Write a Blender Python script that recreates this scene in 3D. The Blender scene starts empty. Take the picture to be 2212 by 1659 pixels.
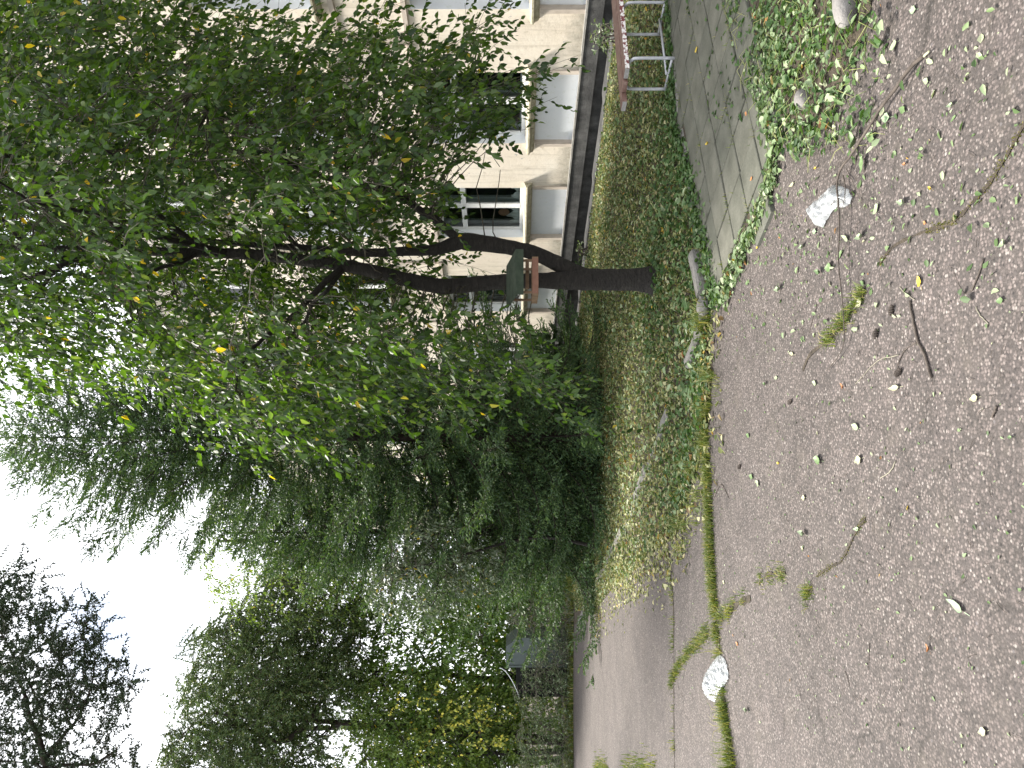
import bpy, bmesh, math, random
import numpy as np
from mathutils import Vector, Matrix

random.seed(7)
RNG = np.random.default_rng(7)
S = bpy.context.scene
COL = S.collection
PI = math.pi

# ------------------------------------------------------------------ camera
EYE = 1.5
F, VH, UC = 1661.0, 1100.0, 829.5          # focal length, horizon and centre in photo units (2212 x 1659)
cam_d = bpy.data.cameras.new('camera')
cam = bpy.data.objects.new('camera', cam_d)
COL.objects.link(cam)
cam_d.sensor_width = 36.0
cam_d.lens = 36.0 * F / 2212.0
cam_d.shift_x = (1106.0 - VH) / 2212.0
cam_d.clip_start = 0.05
cam_d.clip_end = 2000.0
cam.matrix_world = Matrix(((0, 1, 0, 0), (0, 0, -1, 0), (-1, 0, 0, EYE), (0, 0, 0, 1)))
S.camera = cam

# ------------------------------------------------------------------ world, sun, exposure
SUN_AZ, SUN_EL = math.radians(-46), math.radians(53)       # azimuth from +Y towards +X
w = bpy.data.worlds.new('World')
S.world = w
w.use_nodes = True
nt = w.node_tree
nt.nodes.clear()
out = nt.nodes.new('ShaderNodeOutputWorld')
bg = nt.nodes.new('ShaderNodeBackground')
sky = nt.nodes.new('ShaderNodeTexSky')
sky.sky_type = 'NISHITA'
sky.sun_disc = False
sky.sun_elevation = SUN_EL
sky.sun_rotation = SUN_AZ
mul = nt.nodes.new('ShaderNodeVectorMath'); mul.operation = 'SCALE'
mul.inputs['Scale'].default_value = 1.0
tc = nt.nodes.new('ShaderNodeTexCoord')
mp = nt.nodes.new('ShaderNodeMapping'); mp.inputs['Location'].default_value = (0.35, 0.0, 0.2)
no = nt.nodes.new('ShaderNodeTexNoise')
no.inputs['Scale'].default_value = 2.6
no.inputs['Detail'].default_value = 4.0
rp = nt.nodes.new('ShaderNodeValToRGB')
rp.color_ramp.elements[0].position = 0.30; rp.color_ramp.elements[0].color = (0.25, 0.25, 0.25, 1)
rp.color_ramp.elements[1].position = 0.42; rp.color_ramp.elements[1].color = (1, 1, 1, 1)
mx = nt.nodes.new('ShaderNodeMix'); mx.data_type = 'RGBA'
mx.inputs[7].default_value = (9.6, 9.8, 10.2, 1)            # bright thin cloud
L = nt.links
L.new(tc.outputs['Generated'], mp.inputs['Vector'])
L.new(mp.outputs['Vector'], no.inputs['Vector'])
L.new(no.outputs['Fac'], rp.inputs['Fac'])
gap = nt.nodes.new('ShaderNodeVectorMath'); gap.operation = 'DISTANCE'
gd = Vector((UC - 1350, F, VH - 252)).normalized()
gap.inputs[1].default_value = gd
wob = nt.nodes.new('ShaderNodeTexNoise'); wob.inputs['Scale'].default_value = 9.0
wm = nt.nodes.new('ShaderNodeMath'); wm.operation = 'MULTIPLY_ADD'
wm.inputs[1].default_value = 0.10
gr = nt.nodes.new('ShaderNodeMapRange')
gr.inputs['From Min'].default_value = 0.06; gr.inputs['From Max'].default_value = 0.15
gr.inputs['To Min'].default_value = 0.30; gr.inputs['To Max'].default_value = 1.0
mn = nt.nodes.new('ShaderNodeMath'); mn.operation = 'MINIMUM'
nrmz = nt.nodes.new('ShaderNodeVectorMath'); nrmz.operation = 'NORMALIZE'
L.new(tc.outputs['Generated'], nrmz.inputs[0])
L.new(nrmz.outputs[0], gap.inputs[0])
L.new(tc.outputs['Generated'], wob.inputs['Vector'])
L.new(wob.outputs['Fac'], wm.inputs[0])
L.new(gap.outputs['Value'], wm.inputs[2])
L.new(wm.outputs[0], gr.inputs['Value'])
L.new(gr.outputs['Result'], mn.inputs[0])
L.new(rp.outputs['Color'], mn.inputs[1])
L.new(mn.outputs[0], mx.inputs[0])
L.new(sky.outputs['Color'], mul.inputs[0])
L.new(mul.outputs['Vector'], mx.inputs[6])
L.new(mx.outputs[2], bg.inputs['Color'])
bg.inputs['Strength'].default_value = 0.092
L.new(bg.outputs['Background'], out.inputs['Surface'])

sd = bpy.data.lights.new('sun', 'SUN')
sd.energy = 4.2
sd.angle = math.radians(11)
sd.color = (1.0, 0.94, 0.84)
sun = bpy.data.objects.new('sun', sd)
COL.objects.link(sun)
sdir = Vector((math.sin(SUN_AZ) * math.cos(SUN_EL), math.cos(SUN_AZ) * math.cos(SUN_EL), math.sin(SUN_EL)))
sun.rotation_euler = sdir.to_track_quat('Z', 'Y').to_euler()
sun.location = sdir * 40

S.view_settings.view_transform = 'Standard'
S.view_settings.look = 'None'
S.view_settings.exposure = 1.4
S.view_settings.gamma = 1.0
S.view_settings.use_curve_mapping = False
S.cycles.use_denoising = True
S.cycles.max_bounces = 8
S.cycles.diffuse_bounces = 3
S.cycles.transmission_bounces = 4
S.cycles.transparent_max_bounces = 8
S.cycles.sample_clamp_indirect = 6.0

# ------------------------------------------------------------------ helpers: photo units to places
def hz(y):
    return 0.0 if y < 11 else (-0.02 * (y - 11) if y < 40 else -0.58)

def D(x, y, Y):
    """point seen at photo position (x, y) standing at the depth Y"""
    return Vector(((UC - y) / F * Y, Y, EYE - (x - VH) / F * Y))

def G(x, y, z=0.0):
    """ground point (raised by z) seen at the photo position"""
    dv = x - VH
    Y = (EYE - z) * F / dv
    if Y > 11:
        Y = (EYE - z - 0.22) * F / (dv - 0.02 * F)
    Y = min(Y, 60)
    return Vector(((UC - y) / F * Y, Y, hz(Y) + z))

# ------------------------------------------------------------------ helpers: materials
MATS = {}
def nodes(name):
    m = bpy.data.materials.new(name)
    m.use_nodes = True
    n = m.node_tree
    b = n.nodes['Principled BSDF']
    MATS[name] = m
    return m, n, b

def N(n, t, **kw):
    x = n.nodes.new(t)
    for k, v in kw.items():
        if k in x.inputs:
            x.inputs[k].default_value = v
        else:
            setattr(x, k, v)
    return x

def ramp(n, src, stops, interp='LINEAR'):
    r = n.nodes.new('ShaderNodeValToRGB')
    r.color_ramp.interpolation = interp
    e = r.color_ramp.elements
    while len(e) > 1:
        e.remove(e[-1])
    e[0].position = stops[0][0]; e[0].color = (*stops[0][1], 1)
    for p, c in stops[1:]:
        q = e.new(p); q.color = (*c, 1)
    n.links.new(src, r.inputs['Fac'])
    return r.outputs['Color']

def mixc(n, fac, a, b, mode='MIX'):
    m = n.nodes.new('ShaderNodeMix'); m.data_type = 'RGBA'; m.blend_type = mode
    for s, i in ((fac, 0), (a, 6), (b, 7)):
        if isinstance(s, bpy.types.NodeSocket):
            n.links.new(s, m.inputs[i])
        else:
            m.inputs[i].default_value = s if i == 0 else (*s, 1)
    return m.outputs[2]

def objc(n):
    return n.nodes.new('ShaderNodeTexCoord').outputs['Object']

def geopos(n):
    return n.nodes.new('ShaderNodeNewGeometry').outputs['Position']

def noise(n, scale, detail=4, vec=None, rough=0.6):
    t = N(n, 'ShaderNodeTexNoise', Scale=scale, Detail=detail, Roughness=rough)
    n.links.new(vec if vec is not None else geopos(n), t.inputs['Vector'])
    return t.outputs['Fac']

def bump(n, b, h, strength=0.3, dist=0.01):
    t = N(n, 'ShaderNodeBump', Strength=strength, Distance=dist)
    n.links.new(h, t.inputs['Height'])
    n.links.new(t.outputs['Normal'], b.inputs['Normal'])

def plain(name, c1, c2, scale=6, rough=0.8, bs=0.3, bd=0.01, bscale=None, spec=0.3, metal=0.0):
    m, n, b = nodes(name)
    f = noise(n, scale, 6)
    n.links.new(ramp(n, f, [(0.3, c1), (0.7, c2)]), b.inputs['Base Color'])
    b.inputs['Roughness'].default_value = rough
    b.inputs['Specular IOR Level'].default_value = spec
    b.inputs['Metallic'].default_value = metal
    if bs:
        bump(n, b, noise(n, bscale or scale * 4, 5), bs, bd)
    return m

def leafmat(name, stops, trans=0.4, rough=0.45, spec=0.35, tint=(1.25, 1.3, 0.5)):
    """stops: (position, colour) over a random number per leaf"""
    m, n, b = nodes(name)
    g = n.nodes.new('ShaderNodeNewGeometry')
    c = ramp(n, g.outputs['Random Per Island'], stops)
    v = noise(n, 1.3, 2, g.outputs['Position'])
    c = mixc(n, 1.0, c, ramp(n, v, [(0.3, (0.78, 0.80, 0.75)), (0.7, (1.2, 1.15, 1.1))]), 'MULTIPLY')
    n.links.new(c, b.inputs['Base Color'])
    b.inputs['Roughness'].default_value = rough
    b.inputs['Specular IOR Level'].default_value = spec
    if trans > 0:
        t = n.nodes.new('ShaderNodeBsdfTranslucent')
        n.links.new(mixc(n, 1.0, c, tint, 'MULTIPLY'), t.inputs['Color'])
        s = N(n, 'ShaderNodeMixShader')
        s.inputs['Fac'].default_value = trans
        o = n.nodes['Material Output']
        n.links.new(b.outputs['BSDF'], s.inputs[1])
        n.links.new(t.outputs['BSDF'], s.inputs[2])
        n.links.new(s.outputs['Shader'], o.inputs['Surface'])
    return m

# ------------------------------------------------------------------ helpers: objects
def tag(o, label=None, cat=None, group=None, kind=None):
    if label: o['label'] = label
    if cat: o['category'] = cat
    if group: o['group'] = group
    if kind: o['kind'] = kind
    return o

def link(o, parent=None):
    COL.objects.link(o)
    if parent is not None:
        o.parent = parent
    return o

def thing(name, label, cat, loc=(0, 0, 0), group=None, kind=None):
    o = bpy.data.objects.new(name, None)
    o.empty_display_size = 0.1
    o.location = loc
    link(o)
    return tag(o, label, cat, group, kind)

def obj(name, V, Fc, mat, parent=None, smooth=False, world=True):
    """one mesh object; V in world coordinates (moved into the parent's frame)"""
    me = bpy.data.meshes.new(name)
    V = np.asarray([tuple(v) for v in V] if not isinstance(V, np.ndarray) else V, dtype=np.float64).reshape(-1, 3)
    if parent is not None and world:
        p = parent
        off = np.zeros(3)
        while p is not None:
            off += np.array(p.location)
            p = p.parent
        V = V - off
    if isinstance(Fc, np.ndarray):
        k = Fc.shape[1]; m = Fc.shape[0]
        me.vertices.add(len(V)); me.vertices.foreach_set('co', V.astype(np.float32).ravel())
        me.loops.add(m * k); me.loops.foreach_set('vertex_index', Fc.astype(np.int32).ravel())
        me.polygons.add(m)
        me.polygons.foreach_set('loop_start', np.arange(0, m * k, k, dtype=np.int32))
        me.update(calc_edges=True)
    else:
        me.from_pydata(V.tolist(), [], Fc)
        me.update()
    if smooth:
        me.polygons.foreach_set('use_smooth', np.ones(len(me.polygons), dtype=bool))
    me.materials.append(MATS[mat])
    o = bpy.data.objects.new(name, me)
    link(o, parent)
    return o

class MB:
    """collects shapes into one mesh"""
    def __init__(s):
        s.v, s.f = [], []
    def add(s, vs, fs):
        k = len(s.v)
        s.v += [tuple(v) for v in vs]
        s.f += [tuple(i + k for i in f) for f in fs]
        return s
    def box(s, o, ax, ay, az):
        """box with a corner o and three edge vectors"""
        o, ax, ay, az = Vector(o), Vector(ax), Vector(ay), Vector(az)
        vs = [o, o + ax, o + ax + ay, o + ay, o + az, o + ax + az, o + ax + ay + az, o + ay + az]
        fs = [(0, 3, 2, 1), (4, 5, 6, 7), (0, 1, 5, 4), (1, 2, 6, 5), (2, 3, 7, 6), (3, 0, 4, 7)]
        if ax.cross(ay).dot(az) < 0:
            fs = [f[::-1] for f in fs]
        return s.add(vs, fs)
    def tube(s, pts, rads, n=8, cap=True, jitter=0.0):
        pts = [Vector(p) for p in pts]
        vs, fs = [], []
        a = None
        for i, p in enumerate(pts):
            t = (pts[min(i + 1, len(pts) - 1)] - pts[max(i - 1, 0)])
            if t.length < 1e-9: t = Vector((0, 0, 1))
            t.normalize()
            if a is None:
                a = t.cross(Vector((0.3, 0.9, 0.2)))
                if a.length < 1e-3: a = t.cross(Vector((1, 0, 0)))
            a = (a - t * a.dot(t)).normalized()
            b = t.cross(a)
            r = rads[i] if hasattr(rads, '__len__') else rads
            for k in range(n):
                q = 2 * PI * k / n
                rr = r * (1 + (random.uniform(-jitter, jitter) if jitter else 0))
                vs.append(p + (a * math.cos(q) + b * math.sin(q)) * rr)
        for i in range(len(pts) - 1):
            for k in range(n):
                fs.append((i * n + k, i * n + (k + 1) % n, (i + 1) * n + (k + 1) % n, (i + 1) * n + k))
        if cap:
            fs.append(tuple(range(n - 1, -1, -1)))
            fs.append(tuple(range((len(pts) - 1) * n, len(pts) * n)))
        return s.add(vs, fs)
    def build(s, name, mat, parent=None, smooth=False):
        return obj(name, s.v, s.f, mat, parent, smooth)

def smooth_path(pts, k=4):
    """Catmull-Rom through the points (tuples of any length)"""
    P = [np.array(p, dtype=float) for p in pts]
    P = [2 * P[0] - P[1]] + P + [2 * P[-1] - P[-2]]
    o = []
    for i in range(1, len(P) - 2):
        for j in range(k):
            t = j / k
            a, b, c, d = P[i - 1], P[i], P[i + 1], P[i + 2]
            o.append(0.5 * ((2 * b) + (c - a) * t + (2 * a - 5 * b + 4 * c - d) * t * t + (3 * b - a - 3 * c + d) * t ** 3))
    o.append(P[-2])
    return o

def in_poly(px, py, poly):
    c = False
    j = len(poly) - 1
    for i in range(len(poly)):
        xi, yi = poly[i]; xj, yj = poly[j]
        if (yi > py) != (yj > py) and px < (xj - xi) * (py - yi) / (yj - yi) + xi:
            c = not c
        j = i
    return c

def in_poly_np(PX, PY, poly):
    c = np.zeros(len(PX), bool)
    j = len(poly) - 1
    for i in range(len(poly)):
        xi, yi = poly[i][0], poly[i][1]; xj, yj = poly[j][0], poly[j][1]
        if yi != yj:
            c ^= ((yi > PY) != (yj > PY)) & (PX < (xj - xi) * (PY - yi) / (yj - yi) + xi)
        j = i
    return c

def edge_dist(px, py, poly):
    best = 1e9
    for i in range(len(poly)):
        ax, ay = poly[i - 1]; bx, by = poly[i]
        dx, dy = bx - ax, by - ay
        t = max(0, min(1, ((px - ax) * dx + (py - ay) * dy) / (dx * dx + dy * dy + 1e-9)))
        best = min(best, math.hypot(px - ax - t * dx, py - ay - t * dy))
    return best

def unit(A):
    return A / np.maximum(np.linalg.norm(A, axis=-1, keepdims=True), 1e-9)

def leaf_arrays(P, Dr, Nm, Sz, wid=0.5, fold=0.18, curl=0.15):
    """folded ovate leaves, two quads each"""
    P, Dr, Nm = np.asarray(P, float), unit(np.asarray(Dr, float)), np.asarray(Nm, float)
    Sz = np.asarray(Sz, float)[:, None]
    Nm = unit(Nm - Dr * np.sum(Nm * Dr, 1, keepdims=True))
    B = np.cross(Dr, Nm)
    wd = Sz * (np.asarray(wid)[:, None] if np.ndim(wid) else wid)
    n = len(P)
    cu = RNG.uniform(0.2, 1.5, (n, 1)) * curl
    fo = RNG.uniform(0.3, 1.6, (n, 1)) * fold
    V = np.empty((n, 6, 3))
    V[:, 0] = P
    V[:, 1] = P + Dr * .30 * Sz + B * .50 * wd + Nm * (fo * wd - .05 * cu * Sz)
    V[:, 2] = P + Dr * .66 * Sz + B * .40 * wd + Nm * (fo * .8 * wd - .40 * cu * Sz)
    V[:, 3] = P + Dr * Sz - Nm * cu * Sz
    V[:, 4] = P + Dr * .66 * Sz - B * .40 * wd + Nm * (fo * .8 * wd - .40 * cu * Sz)
    V[:, 5] = P + Dr * .30 * Sz - B * .50 * wd + Nm * (fo * wd - .05 * cu * Sz)
    q = np.array([[0, 1, 2, 3], [0, 3, 4, 5]])
    Fc = (np.arange(n)[:, None, None] * 6 + q[None]).reshape(-1, 4)
    return V.reshape(-1, 3), Fc

def blade_arrays(P, H, lean, wd):
    """grass blades: two-segment tapering triangles strip (quad + tip quad degenerate-free tri as quad)"""
    n = len(P)
    ang = RNG.uniform(0, 2 * PI, n)
    d = np.stack([np.cos(ang), np.sin(ang), np.zeros(n)], 1)
    s = np.stack([-np.sin(ang), np.cos(ang), np.zeros(n)], 1)
    H = np.asarray(H)[:, None]; lean = np.asarray(lean)[:, None]; wd = np.asarray(wd)[:, None]
    up = np.array([[0, 0, 1.0]])
    V = np.empty((n, 5, 3))
    V[:, 0] = P - s * wd; V[:, 1] = P + s * wd
    m = P + up * H * .6 + d * lean * H * .35
    V[:, 2] = m + s * wd * .7; V[:, 3] = m - s * wd * .7
    V[:, 4] = P + up * H * (1 - .35 * lean) + d * lean * H
    i = np.arange(n)[:, None] * 5
    tri = np.concatenate([i + np.array([[0, 1, 2]]), i + np.array([[0, 2, 3]]), i + np.array([[3, 2, 4]])])
    return V.reshape(-1, 3), tri

def strand_arrays(segs):
    """thin three-sided twigs; segs = list of (points, r0, r1)"""
    V, Fc = [], []
    k = 0
    for pts, r0, r1 in segs:
        pts = np.asarray(pts, float)
        n = len(pts)
        t = unit(np.gradient(pts, axis=0))
        a = np.cross(t, [0.31, 0.83, 0.46]); a = unit(a)
        b = np.cross(t, a)
        r = np.linspace(r0, r1, n)[:, None]
        ring = np.stack([pts + r * (a * math.cos(q) + b * math.sin(q)) for q in (0, 2.094, 4.189)], 1)
        V.append(ring.reshape(-1, 3))
        for i in range(n - 1):
            for j in range(3):
                Fc.append((k + i * 3 + j, k + i * 3 + (j + 1) % 3, k + i * 3 + 3 + (j + 1) % 3, k + i * 3 + 3 + j))
        k += n * 3
    return np.concatenate(V), np.array(Fc)

# ------------------------------------------------------------------ materials
def make_materials():
    # asphalt with pinkish aggregate
    m, n, b = nodes('asphalt')
    p = geopos(n)
    warp = N(n, 'ShaderNodeVectorMath', operation='ADD')
    sc = N(n, 'ShaderNodeVectorMath', operation='SCALE'); sc.inputs['Scale'].default_value = 0.006
    nv = N(n, 'ShaderNodeTexNoise', Scale=90, Detail=2)
    n.links.new(p, nv.inputs['Vector'])
    n.links.new(nv.outputs['Color'], sc.inputs[0])
    n.links.new(p, warp.inputs[0]); n.links.new(sc.outputs[0], warp.inputs[1])
    vo = N(n, 'ShaderNodeTexVoronoi', Scale=88); vo.inputs['Randomness'].default_value = 1.0
    n.links.new(warp.outputs[0], vo.inputs['Vector'])
    sp = N(n, 'ShaderNodeSeparateColor'); n.links.new(vo.outputs['Color'], sp.inputs[0])
    stone = ramp(n, sp.outputs[0], [(0.0, (.028, .026, .026)), (0.25, (.060, .054, .053)), (0.55, (.095, .082, .079)),
                                    (0.78, (.128, .109, .105)), (0.93, (.155, .136, .130)), (1.0, (.225, .21, .20))])
    gap = ramp(n, vo.outputs['Distance'], [(0.34, (1, 1, 1)), (0.62, (0, 0, 0))])
    tar = ramp(n, noise(n, 160, 3), [(0.3, (.034, .030, .029)), (0.7, (.075, .067, .064))])
    c = mixc(n, gap, tar, stone)
    vo2 = N(n, 'ShaderNodeTexVoronoi', Scale=34); n.links.new(warp.outputs[0], vo2.inputs['Vector'])
    sp2 = N(n, 'ShaderNodeSeparateColor'); n.links.new(vo2.outputs['Color'], sp2.inputs[0])
    big = ramp(n, vo2.outputs['Distance'], [(0.16, (1, 1, 1)), (0.24, (0, 0, 0))])
    pick = ramp(n, sp2.outputs[1], [(0.80, (0, 0, 0)), (0.83, (1, 1, 1))])
    bigm = mixc(n, 1.0, big, pick, 'MULTIPLY')
    c = mixc(n, bigm, c, ramp(n, sp2.outputs[0], [(0, (.09, .085, .09)), (0.5, (.13, .112, .108)), (1, (.22, .205, .20))]))
    wear = noise(n, 0.55, 6)
    c = mixc(n, 1.0, c, ramp(n, wear, [(0.28, (.92, .89, .86)), (0.5, (1.12, 1.10, 1.08)), (0.72, (1.30, 1.26, 1.24))]), 'MULTIPLY')
    dark = ramp(n, noise(n, 1.7, 7, rough=0.7), [(0.48, (0, 0, 0)), (0.74, (1, 1, 1))])
    c = mixc(n, 1.0, c, mixc(n, dark, (1, 1, 1), (.74, .74, .75)), 'MULTIPLY')
    wv = N(n, 'ShaderNodeVectorMath', operation='SCALE'); wv.inputs['Scale'].default_value = 0.5
    nw = N(n, 'ShaderNodeTexNoise', Scale=2.4, Detail=6)
    n.links.new(p, nw.inputs['Vector']); n.links.new(nw.outputs['Color'], wv.inputs[0])
    wa = N(n, 'ShaderNodeVectorMath', operation='ADD'); n.links.new(p, wa.inputs[0]); n.links.new(wv.outputs[0], wa.inputs[1])
    vc = N(n, 'ShaderNodeTexVoronoi', Scale=0.55, feature='DISTANCE_TO_EDGE'); n.links.new(wa.outputs[0], vc.inputs['Vector'])
    hair = ramp(n, vc.outputs['Distance'], [(0.002, (1, 1, 1)), (0.006, (0, 0, 0))])
    some = ramp(n, noise(n, 1.1, 4), [(0.47, (0, 0, 0)), (0.60, (.8, .8, .8))])
    c = mixc(n, mixc(n, 1.0, hair, some, 'MULTIPLY'), c, (.022, .020, .018))
    dust = ramp(n, noise(n, 3.1, 8, rough=0.75), [(0.55, (0, 0, 0)), (0.75, (.55, .55, .55))])
    c = mixc(n, dust, c, (.115, .100, .085))
    fine = noise(n, 7, 5)
    c = mixc(n, 1.0, c, ramp(n, fine, [(0.3, (.86, .86, .84)), (0.7, (1.12, 1.1, 1.1))]), 'MULTIPLY')
    n.links.new(c, b.inputs['Base Color'])
    b.inputs['Roughness'].default_value = 0.82
    b.inputs['Specular IOR Level'].default_value = 0.25
    bump(n, b, vo.outputs['Distance'], 0.45, -0.005)
    # soil
    m, n, b = nodes('soil')
    f = noise(n, 9, 8)
    c = ramp(n, f, [(0.25, (.020, .015, .010)), (0.5, (.050, .038, .025)), (0.75, (.095, .075, .050))])
    n.links.new(c, b.inputs['Base Color']); b.inputs['Roughness'].default_value = 0.95
    bump(n, b, noise(n, 45, 6), 0.9, 0.03)
    # paving slabs
    m, n, b = nodes('slab')
    oi = n.nodes.new('ShaderNodeObjectInfo')
    f = noise(n, 5, 7)
    c = ramp(n, f, [(0.22, (.052, .054, .040)), (0.5, (.092, .092, .074)), (0.78, (.140, .137, .115))])
    c = mixc(n, 1.0, c, ramp(n, oi.outputs['Random'], [(0, (.82, .84, .82)), (1, (1.12, 1.1, 1.08))]), 'MULTIPLY')
    spk = noise(n, 70, 3)
    c = mixc(n, 1.0, c, ramp(n, spk, [(0.3, (.82, .83, .82)), (0.65, (1.08, 1.08, 1.07))]), 'MULTIPLY')
    n.links.new(c, b.inputs['Base Color']); b.inputs['Roughness'].default_value = 0.85
    bump(n, b, noise(n, 60, 5), 0.35, 0.006)
    plain('concrete', (.16, .155, .145), (.34, .33, .31), 7, 0.9, 0.6, 0.01, 40)
    plain('kerb_concrete', (.10, .095, .088), (.22, .21, .195), 9, 0.9, 0.8, 0.012, 50)
    plain('stone', (.11, .10, .095), (.22, .21, .20), 9, 0.85, 0.6, 0.01, 60)
    # plinth, grimy
    m, n, b = nodes('plinth')
    f = noise(n, 3.2, 9, rough=0.75)
    c = ramp(n, f, [(0.28, (.016, .016, .017)), (0.48, (.050, .050, .050)), (0.64, (.10, .10, .098)), (0.78, (.22, .22, .21))])
    n.links.new(c, b.inputs['Base Color']); b.inputs['Roughness'].default_value = 0.9
    bump(n, b, noise(n, 40, 6), 0.6, 0.012)
    # painted plaster with flaking and stains of grime low down
    m, n, b = nodes('plaster')
    p = geopos(n)
    c = ramp(n, noise(n, 1.1, 7), [(0.3, (.65, .58, .485)), (0.55, (.73, .665, .57)), (0.75, (.77, .72, .64))])
    spots = ramp(n, noise(n, 11, 6, rough=0.7), [(0.30, (.80, .78, .74)), (0.42, (1, 1, 1)), (0.7, (1.04, 1.04, 1.03))])
    c = mixc(n, 1.0, c, spots, 'MULTIPLY')
    ms_ = N(n, 'ShaderNodeMapping'); ms_.inputs['Scale'].default_value = (5, 5, .35); n.links.new(p, ms_.inputs['Vector'])
    c = mixc(n, 1.0, c, ramp(n, noise(n, 1.6, 6, ms_.outputs['Vector'], .7), [(0.32, (.80, .79, .77)), (0.48, (1, 1, 1))]), 'MULTIPLY')
    flake = ramp(n, noise(n, 4.5, 8, rough=0.75), [(0.64, (0, 0, 0)), (0.66, (1, 1, 1))])
    c = mixc(n, flake, c, (.43, .41, .39))
    sx = N(n, 'ShaderNodeSeparateXYZ'); n.links.new(p, sx.inputs[0])
    ad = N(n, 'ShaderNodeMath', operation='MULTIPLY_ADD')
    n.links.new(noise(n, 5.5, 8, rough=0.8), ad.inputs[0]); ad.inputs[1].default_value = -.75
    n.links.new(sx.outputs['Z'], ad.inputs[2])
    dirt = ramp(n, ad.outputs[0], [(0.0, (.8, .8, .8)), (0.30, (0, 0, 0))])
    c = mixc(n, dirt, c, (.20, .19, .155))
    n.links.new(c, b.inputs['Base Color']); b.inputs['Roughness'].default_value = 0.92
    b.inputs['Specular IOR Level'].default_value = 0.15
    bump(n, b, noise(n, 16, 7, rough=0.7), 0.35, 0.02)
    m, n, b = nodes('moulding')
    c = ramp(n, noise(n, 4, 7), [(0.3, (.40, .345, .29)), (0.7, (.58, .51, .44))])
    n.links.new(c, b.inputs['Base Color']); b.inputs['Roughness'].default_value = 0.9
    bump(n, b, noise(n, 30, 6), 0.4, 0.01)
    # pale blue paint with moss streaks
    m, n, b = nodes('blue_paint')
    c = ramp(n, noise(n, 2.5, 6), [(0.3, (.70, .735, .775)), (0.7, (.78, .805, .83))])
    moss = ramp(n, noise(n, 9, 9, rough=0.8), [(0.55, (0, 0, 0)), (0.72, (1, 1, 1))])
    c = mixc(n, mixc(n, 0.55, (0, 0, 0), moss), c, (.50, .54, .42))
    n.links.new(c, b.inputs['Base Color']); b.inputs['Roughness'].default_value = 0.8
    bump(n, b, noise(n, 25, 5), 0.2, 0.008)
    m, n, b = nodes('sill_stone')
    c = ramp(n, noise(n, 12, 8, rough=0.75), [(0.3, (.17, .16, .10)), (0.5, (.40, .37, .27)), (0.7, (.58, .54, .43))])
    n.links.new(c, b.inputs['Base Color']); b.inputs['Roughness'].default_value = 0.9
    bump(n, b, noise(n, 60, 6), 0.5, 0.01)
    m, n, b = nodes('window_paint')
    c = ramp(n, noise(n, 14, 8, rough=0.75), [(0.30, (.36, .33, .29)), (0.40, (.72, .73, .72)), (0.7, (.80, .81, .81))])
    n.links.new(c, b.inputs['Base Color']); b.inputs['Roughness'].default_value = 0.5
    plain('inner_paint', (.62, .66, .64), (.74, .77, .76), 8, 0.5, 0)
    m, n, b = nodes('glass')
    b.inputs['Base Color'].default_value = (.02, .03, .035, 1)
    b.inputs['Roughness'].default_value = 0.03
    tr = N(n, 'ShaderNodeBsdfTransparent'); tr.inputs['Color'].default_value = (.72, .80, .80, 1)
    gl = N(n, 'ShaderNodeBsdfGlossy'); gl.inputs['Roughness'].default_value = 0.02
    fr = N(n, 'ShaderNodeFresnel', IOR=1.5)
    ms = N(n, 'ShaderNodeMixShader')
    n.links.new(fr.outputs[0], ms.inputs[0]); n.links.new(tr.outputs[0], ms.inputs[1]); n.links.new(gl.outputs[0], ms.inputs[2])
    n.links.new(ms.outputs[0], n.nodes['Material Output'].inputs['Surface'])
    plain('room_dark', (.035, .05, .06), (.055, .07, .08), 2, 0.9, 0)
    plain('curtain', (.60, .61, .60), (.78, .79, .78), 5, 0.9, 0.2)
    plain('terracotta', (.38, .20, .13), (.50, .27, .17), 8, 0.7, 0.2)
    plain('roof_metal', (.14, .10, .09), (.22, .16, .14), 3, 0.6, 0.1)
    # bark
    m, n, b = nodes('bark')
    mpn = N(n, 'ShaderNodeMapping'); mpn.inputs['Scale'].default_value = (1, 1, 2.6)
    n.links.new(geopos(n), mpn.inputs['Vector'])
    f = noise(n, 14, 8, mpn.outputs['Vector'], 0.7)
    c = ramp(n, f, [(0.3, (.008, .0065, .0055)), (0.55, (.022, .018, .015)), (0.75, (.048, .042, .034))])
    lich = ramp(n, noise(n, 6, 8, rough=0.8), [(0.60, (0, 0, 0)), (0.70, (.7, .7, .7))])
    c = mixc(n, lich, c, (.075, .080, .058))
    n.links.new(c, b.inputs['Base Color']); b.inputs['Roughness'].default_value = 0.9
    bump(n, b, f, 1.0, 0.05)
    plain('conifer_bark', (.018, .014, .011), (.060, .048, .038), 15, 0.95, 0.8, 0.02)
    plain('twig', (.035, .032, .024), (.095, .085, .060), 20, 0.8, 0)
    plain('pale_twig', (.16, .15, .11), (.30, .28, .21), 20, 0.7, 0)
    plain('dead_wood', (.045, .036, .030), (.11, .09, .075), 25, 0.85, 0.4, 0.004, 120)
    # leaves
    Y1 = (.46, .34, .03)
    leafmat('cherry_leaf', [(0, (.018, .040, .016)), (0.25, (.028, .062, .018)), (0.5, (.042, .090, .018)), (0.72, (.058, .118, .024)),
                            (0.90, (.085, .140, .055)), (0.99, (.13, .18, .10)), (0.995, Y1), (1, (.50, .36, .04))], 0.5, 0.42, 0.35, (1.9, 1.9, .45))
    leafmat('bright_leaf', [(0, (.085, .150, .030)), (0.5, (.135, .215, .045)), (0.985, (.21, .29, .08)), (0.992, Y1), (1, Y1)], 0.45, tint=(1.3, 1.3, .45))
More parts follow.
